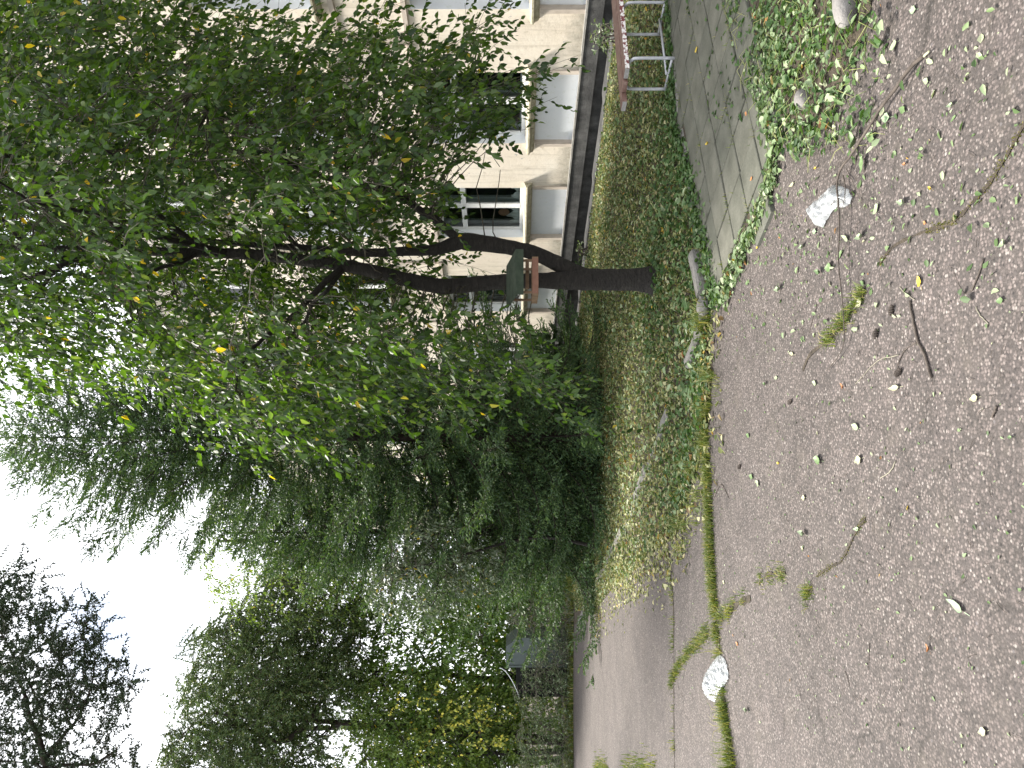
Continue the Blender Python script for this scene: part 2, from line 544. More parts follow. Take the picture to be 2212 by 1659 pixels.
    leafmat('dark_leaf', [(0, (.048, .098, .024)), (0.5, (.085, .160, .035)), (0.85, (.130, .215, .052)), (0.988, (.10, .15, .05)), (0.994, Y1), (1, Y1)], 0.4)
    leafmat('grey_leaf', [(0, (.050, .080, .045)), (0.5, (.095, .135, .085)), (0.9, (.16, .20, .14)), (0.985, (.19, .23, .16)), (0.99, Y1), (1, Y1)], 0.3, tint=(1.1, 1.2, .7))
    leafmat('bush_leaf', [(0, (.045, .085, .030)), (0.45, (.095, .155, .065)), (0.8, (.22, .29, .18)), (1, (.40, .46, .36))], 0.35, 0.35, 0.5)
    leafmat('yellow_leaf', [(0, (.16, .24, .05)), (0.45, (.36, .40, .08)), (0.75, (.60, .58, .10)), (1, (.74, .68, .12))], 0.35, tint=(1.1, 1.1, .5))
    leafmat('spruce_needle', [(0, (.030, .066, .034)), (0.5, (.062, .118, .052)), (0.85, (.100, .170, .066)), (1, (.150, .220, .085))], 0.25, 0.5, 0.3)
    leafmat('larch_needle', [(0, (.040, .078, .030)), (0.5, (.075, .125, .042)), (0.85, (.11, .16, .050)), (1, (.16, .155, .06))], 0.25, 0.5, 0.3)
    leafmat('larch_dark_needle', [(0, (.018, .034, .020)), (0.5, (.032, .056, .030)), (1, (.055, .085, .040))], 0.15, 0.5, 0.3)
    plain('cone', (.020, .015, .012), (.045, .033, .025), 20, 0.9, 0)
    leafmat('wilted_leaf', [(0, (.040, .080, .026)), (0.25, (.080, .135, .050)), (0.5, (.15, .22, .10)), (0.75, (.25, .33, .19)), (0.92, (.36, .42, .28)),
                            (0.975, (.40, .42, .29)), (0.985, (.20, .11, .05)), (0.995, (.34, .16, .06)), (1, Y1)], 0.25, 0.55, 0.3, (1.1, 1.15, .7))
    leafmat('lawn_leaf', [(0, (.055, .080, .026)), (0.18, (.105, .135, .045)), (0.40, (.20, .22, .095)), (0.62, (.31, .32, .16)), (0.84, (.43, .42, .26)),
                          (0.94, (.26, .21, .12)), (0.98, (.13, .08, .045)), (0.993, Y1), (1, (.36, .14, .04))], 0.25, 0.6, 0.25, (1.1, 1.15, .6))
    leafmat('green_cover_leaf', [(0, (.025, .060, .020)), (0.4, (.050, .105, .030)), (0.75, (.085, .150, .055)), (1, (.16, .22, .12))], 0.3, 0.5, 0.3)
    leafmat('grass_blade', [(0, (.050, .085, .018)), (0.4, (.095, .140, .028)), (0.75, (.17, .20, .05)), (0.9, (.28, .26, .09)), (1, (.36, .31, .14))], 0.3, 0.6, 0.25)
    leafmat('moss', [(0, (.055, .065, .012)), (0.5, (.11, .115, .020)), (1, (.20, .18, .05))], 0.2, 0.8, 0.1)
    leafmat('stalk', [(0, (.12, .17, .05)), (0.6, (.24, .28, .10)), (1, (.38, .38, .18))], 0.2, 0.5, 0.3)
    for nm, c1, c2 in (('pale_leaf', (.20, .26, .15), (.30, .35, .22)), ('cream_leaf', (.29, .29, .18), (.38, .37, .24)),
                       ('gold_leaf', (.46, .33, .03), (.58, .43, .06)), ('rust_leaf', (.30, .12, .04), (.42, .19, .07)),
                       ('green_leaf', (.075, .13, .045), (.14, .21, .09)), ('mint_leaf', (.20, .29, .17), (.28, .37, .23))):
        m, n, b = nodes(nm)
        n.links.new(ramp(n, noise(n, 60, 4), [(0.3, c1), (0.7, c2)]), b.inputs['Base Color'])
        b.inputs['Roughness'].default_value = 0.55
    # bench paint, flaked
    m, n, b = nodes('bench_paint')
    f = noise(n, 16, 8, rough=0.7)
    c = ramp(n, f, [(0.3, (.10, .052, .042)), (0.5, (.155, .085, .068)), (0.62, (.21, .135, .11)), (0.66, (.30, .24, .20)), (0.8, (.42, .37, .32))])
    n.links.new(c, b.inputs['Base Color']); b.inputs['Roughness'].default_value = 0.6
    bump(n, b, f, 0.3, 0.003)
    m, n, b = nodes('bench_edge_paint')
    f = noise(n, 30, 6, rough=0.65)
    c = ramp(n, f, [(0.49, (.15, .035, .035)), (0.505, (.72, .70, .67))])
    n.links.new(c, b.inputs['Base Color']); b.inputs['Roughness'].default_value = 0.6
    bump(n, b, f, 0.3, 0.003)
    plain('grey_wood', (.22, .21, .20), (.34, .33, .32), 25, 0.85, 0.3)
    plain('steel', (.33, .34, .36), (.45, .46, .48), 20, 0.42, 0.1, 0.002, 90, 0.5, 0.35)
    plain('feeder_roof', (.020, .032, .020), (.050, .065, .045), 14, 0.85, 0.4, 0.006, 60)
    plain('feeder_wood', (.12, .075, .045), (.23, .155, .095), 16, 0.8, 0.3, 0.005, 60)
    plain('feeder_red', (.15, .075, .05), (.22, .115, .08), 16, 0.8, 0.3, 0.005, 60)
    plain('container_paint', (.060, .080, .078), (.095, .115, .112), 3, 0.5, 0.1)
    plain('shiny_rim', (.72, .76, .80), (.85, .88, .92), 20, 0.15, 0.3, 0.01, 40, 0.5, 0.9)
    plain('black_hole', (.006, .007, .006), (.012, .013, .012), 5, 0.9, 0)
    # plastic film
    m, n, b = nodes('plastic')
    b.inputs['Base Color'].default_value = (.40, .42, .43, 1)
    b.inputs['Roughness'].default_value = 0.22
    b.inputs['Specular IOR Level'].default_value = 0.6
    f = noise(n, 60, 4)
    bump(n, b, f, 0.35, 0.006)
    t = N(n, 'ShaderNodeBsdfTransparent'); t.inputs['Color'].default_value = (.95, .97, .97, 1)
    s = N(n, 'ShaderNodeMixShader')
    n.links.new(ramp(n, noise(n, 22, 5), [(0.35, (.15, .15, .15)), (0.65, (.62, .62, .62))]), s.inputs[0])
    n.links.new(b.outputs[0], s.inputs[1]); n.links.new(t.outputs[0], s.inputs[2])
    n.links.new(s.outputs[0], n.nodes['Material Output'].inputs['Surface'])

make_materials()

# ================================================================== the setting
def sheet(name, poly, z, mat, cuts=(11.0, 40.0)):
    """flat polygon laid on the terrain, cut where the terrain bends"""
    bm = bmesh.new()
    bm.faces.new([bm.verts.new((p[0], p[1], 0)) for p in poly])
    for c in cuts:
        bmesh.ops.bisect_plane(bm, geom=bm.verts[:] + bm.edges[:] + bm.faces[:], plane_co=(0, c, 0), plane_no=(0, 1, 0))
    bmesh.ops.triangulate(bm, faces=bm.faces[:])
    for v in bm.verts:
        v.co.z = hz(v.co.y) + z
    bmesh.ops.recalc_face_normals(bm, faces=bm.faces[:])
    if sum(f.normal.z for f in bm.faces) < 0:
        bmesh.ops.reverse_faces(bm, faces=bm.faces[:])
    me = bpy.data.meshes.new(name)
    bm.to_mesh(me); bm.free()
    me.materials.append(MATS[mat])
    o = bpy.data.objects.new(name, me)
    link(o)
    return o

g = sheet('ground', [(-400, -60), (400, -60), (400, 900), (-400, 900)], -0.012, 'soil')
tag(g, 'dark earth of the lawns under grass and fallen leaves', 'ground', kind='structure')

KERB_BACK = [G(1446, -60), G(1448, 0), G(1466, 277), G(1500, 380), G(1526, 530), G(1545, 640)]
# outline of the tarmac: along the paving, round the lawn's rim and up the road
VERGE = [G(1532, 700), G(1540, 800), G(1530, 930), G(1500, 1040), G(1462, 1150), G(1400, 1205), G(1332, 1262), G(1285, 1320)]
FAR = [G(1240, 1350), G(1238, 1500), G(1240, 1640)]
road_poly = [(14, -6), (14, 12.0), (7.6, 9.45)] + [(p.x, p.y) for p in KERB_BACK] + [(p.x, p.y) for p in VERGE] \
    + [(p.x, p.y) for p in FAR] + [(-14, 20.6), (-9.2, 18.0), (-6.9, 13.6), (-4.3, 8.3), (-6.0, 4.0), (-12, 2), (-14, -6)]
r = sheet('road', road_poly, 0.0, 'asphalt')
tag(r, 'worn pinkish grey asphalt road with weeds in its cracks', 'road', kind='structure')

# ---- paving slabs laid diagonally
path = thing('pavement', 'path of square concrete slabs laid diagonally beside the bench', 'pavement', (0, 0, 0), kind='structure')
PATH = [G(1448, -120), G(1448, 0), G(1464, 277), G(1503, 400), G(1528, 520), G(1548, 640), G(1566, 640), G(1590, 590), G(1612, 535), G(1640, 480),
        G(1668, 415), G(1684, 300), G(1650, 210), G(1625, 100), G(1610, 0), G(1608, -120)]
PATH = [(p.x, p.y) for p in PATH]
sheet('path_bed', PATH, 0.004, 'soil').parent = path
e1 = Vector((-.862, -.508, 0)); e2 = Vector((-.508, .862, 0))
A0 = G(2897.8 * .5486, 542.5 * .5486)
T = 0.318
tile_me = []
for k in range(5):
    h = T / 2 - random.uniform(.005, .009)
    c = [(-h, -h), (h, -h), (h, h), (-h, h)]
    c = [(x + random.uniform(-.004, .004), y + random.uniform(-.004, .004)) for x, y in c]
    b_ = .004
    vs = [(x, y, -.04) for x, y in c] + [(x, y, -b_) for x, y in c] + [(x * (1 - b_ / h), y * (1 - b_ / h), 0) for x, y in c]
    fs = [(0, 1, 5, 4), (1, 2, 6, 5), (2, 3, 7, 6), (3, 0, 4, 7), (4, 5, 9, 8), (5, 6, 10, 9), (6, 7, 11, 10), (7, 4, 8, 11), (8, 9, 10, 11)]
    me = bpy.data.meshes.new('paving_slab'); me.from_pydata(vs, [], fs); me.materials.append(MATS['slab'])
    tile_me.append(me)
ang = math.atan2(e1.y, e1.x)
PX = PATH
for i in range(-16, 17):
    for j in range(-16, 17):
        c = A0 + e1 * T * (i + .5) + e2 * T * (j + .5)
        if in_poly(c.x, c.y, PX):
            o = bpy.data.objects.new('paving_slab', random.choice(tile_me))
            o.location = (c.x, c.y, .024 + random.uniform(-.004, .004))
            o.rotation_euler = (random.uniform(-.012, .012), random.uniform(-.012, .012), ang + random.uniform(-.012, .012))
            link(o, path)

# ---- kerb stones
def kerb_stone(parent, a, b, width=.10, height=.12, up=.05, tilt=0.0, mat='kerb_concrete', ragged=.004):
    a, b = Vector(a), Vector(b)
    d = (b - a); d.z = 0
    ln = d.length; d.normalize()
    s = Vector((-d.y, d.x, 0))
    upv = Vector((0, 0, 1)) + s * tilt; upv.normalize()
    ns = max(2, int(ln / .3))
    prof = [(-width / 2, up - height), (width / 2, up - height), (width / 2, up - .018), (width / 2 - .018, up), (-width / 2 + .018, up), (-width / 2, up - .018)]
    vs, fs = [], []
    for i in range(ns + 1):
        p = a.lerp(b, i / ns)
        for x, z in prof:
            vs.append(p + s * (x + random.uniform(-ragged, ragged)) + upv * (z + random.uniform(-ragged, ragged)))
    k = len(prof)
    for i in range(ns):
        for q in range(k):
            fs.append((i * k + q, i * k + (q + 1) % k, (i + 1) * k + (q + 1) % k, (i + 1) * k + q))
    fs += [tuple(range(k - 1, -1, -1)), tuple(range(ns * k, ns * k + k))]
    return obj('kerb_stone', vs, fs, mat, parent)

kerb = thing('kerb', 'broken line of concrete kerb stones round the lawn', 'kerb', (0, 0, 0), kind='structure')
back = [G(1448, -110), G(1450, 0), G(1458, 120), G(1468, 250), G(1482, 330), G(1496, 430), G(1508, 510)]
for a, b in zip(back[:-1], back[1:]):
    kerb_stone(kerb, a.lerp(b, .02), a.lerp(b, .98), .09, .12, .03 + random.uniform(-.015, .01), random.uniform(-.1, .1))
kerb_stone(kerb, G(1512, 548), G(1530, 634), .10, .16, .085, -.12)
kerb_stone(kerb, G(1533, 642), G(1527, 688), .11, .16, .07, .10, ragged=.008)
kerb_stone(kerb, G(1522, 705), G(1494, 785), .10, .14, .06, .15, ragged=.008)
side = [G(1446, 890), G(1424, 940), G(1398, 1010), G(1372, 1080), G(1345, 1145), G(1318, 1200), G(1296, 1245), G(1276, 1285), G(1260, 1318), G(1250, 1345)]
for i, (a, b) in enumerate(zip(side[:-1], side[1:])):
    kerb_stone(kerb, a.lerp(b, .03), a.lerp(b, .95), .11, .16, (.028, .012, .034, .006, .030, .020, .026, .03, .02)[i] , random.uniform(-.25, .1), ragged=.006)

# ================================================================== the building
WM, WC = .47, 10.65                        # wall line X = WC - WM * Y
wdir = Vector((-WM, 1, 0)).normalized()    # along the wall, away from the camera
wout = Vector((-wdir.y, wdir.x, 0))        # towards the yard
W0 = Vector((WC - WM * 8, 8, 0)) - wdir * 3.0
S0 = 3.0
def WP(s, t, z):
    return W0 + wdir * (s + S0) + wout * t + Vector((0, 0, z))
bld = thing('house', 'long beige plastered house with pale blue window aprons and dark plinth', 'building', tuple(W0))
WIN_LEFT = [.72, 3.45, 6.19, 8.97, 12.0, 15.2, 18.2, 21.2, 24.2, 27.2, 30.2]
WW, FLOOR, ZS, ZT, NFL = 1.58, 3.14, 1.21, 2.93, 3
END = 33.0; TOPZ = 10.3; BASE = .37
holes, aprons = [], []
for wl_ in WIN_LEFT:
    for f in range(NFL):
        holes.append((wl_ - WW, wl_, ZS + f * FLOOR, ZT + f * FLOOR))
    aprons.append((wl_ - WW + .02, wl_ - .02, BASE, 1.06))
sb = sorted({-3.0, END} | {h[0] for h in holes} | {h[1] for h in holes} | {a[0] for a in aprons} | {a[1] for a in aprons})
zb = sorted({BASE, TOPZ, 1.06} | {h[2] for h in holes} | {h[3] for h in holes})
def cell(s, z):
    for h in holes:
        if h[0] < s < h[1] and h[2] < z < h[3]: return 1
    for a in aprons:
        if a[0] < s < a[1] and a[2] < z < a[3]: return 2
    return 0
wv = MB()
for a, b in zip(sb[:-1], sb[1:]):
    for c, d in zip(zb[:-1], zb[1:]):
        if cell((a + b) / 2, (c + d) / 2) == 0:
            wv.add([WP(a, 0, c), WP(b, 0, c), WP(b, 0, d), WP(a, 0, d)], [(3, 2, 1, 0)])
wv.add([WP(-3, 0, BASE), WP(-3, -9, BASE), WP(-3, -9, TOPZ), WP(-3, 0, TOPZ)], [(0, 1, 2, 3)])
wv.add([WP(END, 0, BASE), WP(END, -9, BASE), WP(END, -9, TOPZ), WP(END, 0, TOPZ)], [(3, 2, 1, 0)])
wv.add([WP(-3, -9, BASE), WP(END, -9, BASE), WP(END, -9, TOPZ), WP(-3, -9, TOPZ)], [(0, 1, 2, 3)])
wv.build('wall', 'plaster', bld)
def wbox(mb, s0, s1, t0, t1, z0, z1):
    return mb.box(WP(s0, t0, z0), wdir * (s1 - s0), wout * (t1 - t0), Vector((0, 0, z1 - z0)))
# plinth, recess under it and paved strip
m = MB(); wbox(m, -3, END, -.3, .075, .14, BASE); m.build('plinth', 'plinth', bld)
m = MB()
for k in range(40):
    s = -3 + k * .9
    wbox(m, s, min(s + .9, END), .0, .088 + random.uniform(0, .008), BASE + .001, BASE + .022 + random.uniform(0, .010))
m.build('drip_edge', 'concrete', bld)
m = MB(); wbox(m, -3, END, -.4, -.03, -.9, .139); m.build('foundation', 'plinth', bld)
# roof
m = MB()
wbox(m, -3.3, END + .3, -9.4, .45, TOPZ + .02, TOPZ + .14)
m.add([WP(-3.3, .45, TOPZ + .14), WP(END + .3, .45, TOPZ + .14), WP(END + .3, -9.4, TOPZ + .14), WP(-3.3, -9.4, TOPZ + .14), WP(-3.3, -4.5, TOPZ + 2.4), WP(END + .3, -4.5, TOPZ + 2.4)],
      [(0, 4, 5, 1), (1, 5, 2), (2, 5, 4, 3), (3, 4, 0)])
m.build('roof', 'roof_metal', bld)
# dark rooms behind the windows
m = MB()
for f in range(NFL):
    z0, z1 = f * FLOOR + .5, f * FLOOR + 3.2
    m.add([WP(-2.9, -2.6, z0), WP(END - .1, -2.6, z0), WP(END - .1, -2.6, z1), WP(-2.9, -2.6, z1)], [(3, 2, 1, 0)])
    m.add([WP(-2.9, -.3, z0), WP(END - .1, -.3, z0), WP(END - .1, -2.6, z0), WP(-2.9, -2.6, z0)], [(3, 2, 1, 0)])
    m.add([WP(-2.9, -.3, z1), WP(END - .1, -.3, z1), WP(END - .1, -2.6, z1), WP(-2.9, -2.6, z1)], [(0, 1, 2, 3)])
m.build('room', 'room_dark', bld)
# mouldings between the storeys
for f in range(NFL):
    for k, wl_ in enumerate(WIN_LEFT):
        z1 = ZT + f * FLOOR
        a, b = wl_ - WW - .55, wl_ + .55
        wbox(MB(), a, b, .001, .035, z1 + .06, z1 + .13).build('moulding', 'moulding', bld)
        if f < NFL - 1:
            z2 = ZS + (f + 1) * FLOOR - .25
            wbox(MB(), a, a + .07, .001, .030, z1 + .20, z2 - .08).build('moulding', 'moulding', bld)
            wbox(MB(), b - .07, b, .001, .030, z1 + .20, z2 - .08).build('moulding', 'moulding', bld)
            wbox(MB(), a, b, .001, .033, z2 - .075, z2).build('moulding', 'moulding', bld)

RD = .20                                                    # reveal depth
def window(wl_, f, detailed):
    a, b = wl_ - WW, wl_
    z0, z1 = ZS + f * FLOOR, ZT + f * FLOOR
    m = MB()                                                # painted reveals and outer frame
    m.add([WP(b, .0, z0), WP(b, -RD - .25, z0), WP(b, -RD - .25, z1), WP(b, 0, z1)], [(0, 1, 2, 3)])
    m.add([WP(a, .0, z0), WP(a, -RD - .25, z0), WP(a, -RD - .25, z1), WP(a, 0, z1)], [(3, 2, 1, 0)])
    m.add([WP(a, 0, z1), WP(b, 0, z1), WP(b, -RD - .25, z1), WP(a, -RD - .25, z1)], [(0, 1, 2, 3)])
    m.add([WP(a, 0, z0), WP(b, 0, z0), WP(b, -RD - .25, z0), WP(a, -RD - .25, z0)], [(3, 2, 1, 0)])
    wn = m.build('window', 'blue_paint', bld)
    def frame(t, fr, mid, tr, mat, nm, dep=.05):
        q = MB()
        zt = z0 + (z1 - z0) * .70
        wbox(q, a + .002, a + fr, t - dep, t, z0 + .002, z1 - .002)
        wbox(q, b - fr, b - .002, t - dep, t, z0 + .002, z1 - .002)
        wbox(q, a + fr, b - fr, t - dep, t - .002, z0 + .002, z0 + fr)
        wbox(q, a + fr, b - fr, t - dep, t - .002, z1 - fr, z1 - .002)
        wbox(q, (a + b) / 2 - mid / 2, (a + b) / 2 + mid / 2, t - dep, t + .004, z0 + fr, z1 - fr)
        wbox(q, a + fr, (a + b) / 2 - mid / 2, t - dep, t + .002, zt - tr / 2, zt + tr / 2)
        wbox(q, (a + b) / 2 + mid / 2, b - fr, t - dep, t + .002, zt - tr / 2, zt + tr / 2)
        return q.build(nm, mat, wn)
    frame(-RD + .0, .075, .13, .10, 'window_paint', 'frame')
    if detailed:
        frame(-RD - .16, .10, .15, .12, 'inner_paint', 'inner_frame')
    zt = z0 + (z1 - z0) * .70
    t = -RD - .025
    for (s0, s1) in ((a + .075, (a + b) / 2 - .065), ((a + b) / 2 + .065, b - .075)):
        for (y0, y1) in ((z0 + .075, zt - .05), (zt + .05, z1 - .075)):
            q = MB().add([WP(s0, t, y0), WP(s1, t, y0), WP(s1, t, y1), WP(s0, t, y1)], [(3, 2, 1, 0)])
            q.build('pane', 'glass', wn)
    # sloping sill with shaped ends
    q = MB()
    ov = .16
    pr = [(-RD + .01, z0 + .012), (.13, z0 - .035), (.13, z0 - .062), (.07, z0 - .085), (.05, z0 - .13), (.001, z0 - .15), (.001, z0 - .03), (-RD + .01, z0 - .02)]
    k = len(pr)
    vs = []
    for s_, pull in ((a - ov, 0), (a, 0), (b, 0), (b + ov, 0)):
        for (tt, zz) in pr:
            vs.append(WP(s_, max(tt, .001) if s_ in (a - ov, b + ov) and tt < 0 else tt, zz))
    fs = []
    for i in range(3):
        for j in range(k):
            fs.append((i * k + j, i * k + (j + 1) % k, (i + 1) * k + (j + 1) % k, (i + 1) * k + j))
    fs += [tuple(range(k)), tuple(range(3 * k + k - 1, 3 * k - 1, -1))]
    q.add(vs, fs)
    q.build('sill', 'sill_stone', wn)
    return wn
wins = {}
for k, wl_ in enumerate(WIN_LEFT):
    for f in range(NFL):
        if k > 5 and f > 0 and k % 2: pass
        wins[k, f] = window(wl_, f, f == 0 and k < 6)
for (a, b, z0, z1) in aprons:
    q = MB()
    q.add([WP(a, -.07, z0), WP(b, -.07, z0), WP(b, -.07, z1), WP(a, -.07, z1)], [(3, 2, 1, 0)])
    o = q.build('apron_panel', 'blue_paint', bld)
    q = MB()
    q.add([WP(a, 0, z0), WP(a, -.07, z0), WP(a, -.07, z1), WP(a, 0, z1)], [(3, 2, 1, 0)])
    q.add([WP(b, 0, z0), WP(b, -.07, z0), WP(b, -.07, z1), WP(b, 0, z1)], [(0, 1, 2, 3)])
    q.add([WP(a, 0, z1), WP(b, 0, z1), WP(b, -.07, z1), WP(a, -.07, z1)], [(0, 1, 2, 3)])
    for s_, w_ in ((a - .075, .07), (b + .005, .07)):
        wbox(q, s_, s_ + w_, .001, .028, z0 + .03, z1 - .02)
    q.build('trim', 'moulding', o)
# crumpled lace behind the panes of two windows, a round lantern in one
def curtain(wl_, s0, s1, z0, z1, amp, seed):
    rg = np.random.default_rng(seed)
    nx, nz = 22, 10
    ph = rg.uniform(0, 6, 6)
    vs, fs = [], []
    for i in range(nx):
        for j in range(nz):
            s = s0 + (s1 - s0) * i / (nx - 1)
            z = z0 + (z1 - z0) * j / (nz - 1) * (.75 + .25 * math.sin(i * .7 + ph[1]))
            vs.append(WP(s, -RD - .11 + amp * math.sin(i * 1.9 + ph[0] + j * .5) + rg.uniform(-.006, .006), z))
    for i in range(nx - 1):
        for j in range(nz - 1):
            fs.append((i * nz + j, (i + 1) * nz + j, (i + 1) * nz + j + 1, i * nz + j + 1))
    return obj('curtain', vs, fs, 'curtain', None, True)
c3 = WIN_LEFT[3]
for k, (s0, s1, h) in enumerate(((c3 - WW + .09, c3 - WW / 2 - .09, .26), (c3 - WW / 2 + .09, c3 - .1, .36))):
    o = curtain(c3, s0, s1, ZS + .015, ZS + h, .02, k)
    tag(o, ['crumpled white lace behind the pane beside the window mullion', 'crumpled white lace under the round lantern in the window'][k], 'curtain', 'lace in the window')
lan = WP(c3 - WW * .30, -RD - .085, ZS + .40)
vs, fs = [], []
for i in range(9):
    q = PI * i / 8
    for j in range(14):
        p = 2 * PI * j / 14
        vs.append(lan + wdir * (.115 * math.sin(q) * math.cos(p)) + wout * (.03 * math.sin(q) * math.sin(p)) + Vector((0, 0, .115 * math.cos(q))))
for i in range(8):
    for j in range(14):
        fs.append((i * 14 + j, i * 14 + (j + 1) % 14, (i + 1) * 14 + (j + 1) % 14, (i + 1) * 14 + j))
lt = thing('lantern', 'round terracotta paper lantern hanging behind a window pane', 'lantern', tuple(lan))
obj('shade', vs, fs, 'terracotta', lt, True)
MB().tube([lan + Vector((0, 0, .11)), lan + Vector((0, 0, .9))], .003, 5).build('cord', 'twig', lt)
# paved strip along the wall
strip = thing('pavement', 'narrow grey concrete strip along the foot of the house', 'pavement', (0, 0, 0), kind='structure')
for k in range(18):
    s = -3 + k * 2.0
    p = WP(s + 1, .35, 0)
    z = hz(p.y)
    q = MB(); q.box(WP(s + .01, -.02, z - .08), wdir * 1.98, wout * (.46 + random.uniform(-.06, .03)), Vector((0, 0, .085 + random.uniform(-.01, .015))))
    q.build('slab', 'plinth', strip)

# ================================================================== bench
def make_bench():
    fa = Vector((2.835, 7.02, 0)); fb = Vector((3.49, 7.34, 0))
    lx = (fb - fa).normalized(); ly = Vector((-lx.y, lx.x, 0))
    o0 = fa - ly * .17
    t = thing('bench', 'low bench of chipped red planks on grey tube legs beside the paving', 'bench', tuple(fa))
    Z = Vector((0, 0, 1))
    # planks: front, middle and rear
    for k, (y0, wd, s0, s1, zt) in enumerate(((-.005, .115, -.13, 1.25, .475), (.122, .110, -.17, 1.25, .478), (.243, .115, -.27, 1.2, .474))):
        p = o0 + lx * s0 + ly * y0 + Z * (zt - .042)
        pl = MB().box(p, lx * (s1 - s0), ly * wd, Z * .042).build('plank', 'bench_paint', t)
        if k == 0:
            MB().box(p - ly * .003 + lx * .001 + Z * .002, lx * (s1 - s0 - .002), ly * .0025, Z * .038).build('painted_edge', 'bench_edge_paint', pl)
        if k in (0, 2):
            MB().box(p - lx * .003 + ly * .002 + Z * .001, lx * .0025, ly * (wd - .004), Z * .039).build('sawn_end', 'grey_wood', pl)
    for s in (0.0, .73):
        c = o0 + lx * s
        pts = [c + Z * 0.0, c + Z * .34, c + ly * .02 + Z * .40, c + ly * .08 + Z * .428, c + ly * .27 + Z * .428, c + ly * .33 + Z * .40, c + ly * .35 + Z * .34, c + ly * .35]
        pth = [Vector(q) for q in smooth_path(pts, 4)]
        lg = MB().tube(pth, .0145, 10).build('leg', 'steel', t, True)
        MB().tube([c + Z * .045, c + ly * .35 + Z * .045], .012, 8).build('crossbar', 'steel', lg, True)
    MB().tube([o0 + ly * .18 + Z * .062, o0 + ly * .18 + lx * .73 + Z * .062], .012, 8).build('stretcher', 'steel', t, True)
make_bench()

# ================================================================== bird feeder
def make_feeder():
    Yf = 7.35
    c = D(1132, 606, Yf); c.z = 0
    rot = math.radians(9)
    ax = Vector((math.cos(rot), math.sin(rot), 0)); ay = Vector((-math.sin(rot), math.cos(rot), 0)); Z = Vector((0, 0, 1))
    zb = EYE - (1162 - VH) / F * Yf
    t = thing('bird_feeder', 'wooden bird feeder with dark green board roof hung between the tree stems', 'bird feeder', (c.x, c.y, zb))
    B = lambda x, y, z: c + ax * x + ay * y + Z * z
    W, Dp = .17, .15
    fl = MB().box(B(-W, -Dp, zb), ax * 2 * W, ay * 2 * Dp, Z * .012).build('tray', 'feeder_wood', t)
    for x0, y0, dx, dy, mt in ((-W, -Dp - .014, 2 * W, .013, 'feeder_red'), (-W, Dp + .001, 2 * W, .013, 'feeder_wood'),
                               (-W - .014, -Dp - .012, .013, 2 * Dp + .024, 'feeder_wood'), (W + .001, -Dp - .012, .013, 2 * Dp + .024, 'feeder_wood')):
        MB().box(B(x0, y0, zb + .002), ax * dx, ay * dy, Z * .058).build('rail', mt, t)
    zt = zb + .215
    for x in (-W + .006, W - .026):
        for y in (-Dp + .004, Dp - .026):
            MB().box(B(x, y, zb + .013), ax * .02, ay * .022, Z * (zt - zb - .012 if y < 0 else zt - zb + .026)).build('post', 'feeder_wood', t)
    # roof boards sloping down towards the viewer
    sl = Vector((0, 0, 1)) * -.17 + ay * -.98; sl.normalize()
    nrm = ax.cross(sl); nrm = nrm if nrm.z > 0 else -nrm
    r0 = B(-.215, .24, zt + .070)
    for k, (u0, u1) in enumerate(((0, .17), (.176, .345), (.351, .52))):
        MB().box(r0 + sl * u0 + ax * random.uniform(-.006, .006), ax * .43, sl * (u1 - u0), nrm * .018).build('roof_board', 'feeder_roof', t)
    MB().box(r0 + sl * .518 - nrm * .052, ax * .43, sl * .016, nrm * .066).build('fascia', 'feeder_roof', t)
    # bearer fixing it to the stem
    MB().box(B(-.03, .17, zb + .08), ax * .30, ay * .03, Z * .035).build('bearer', 'feeder_wood', t)
make_feeder()

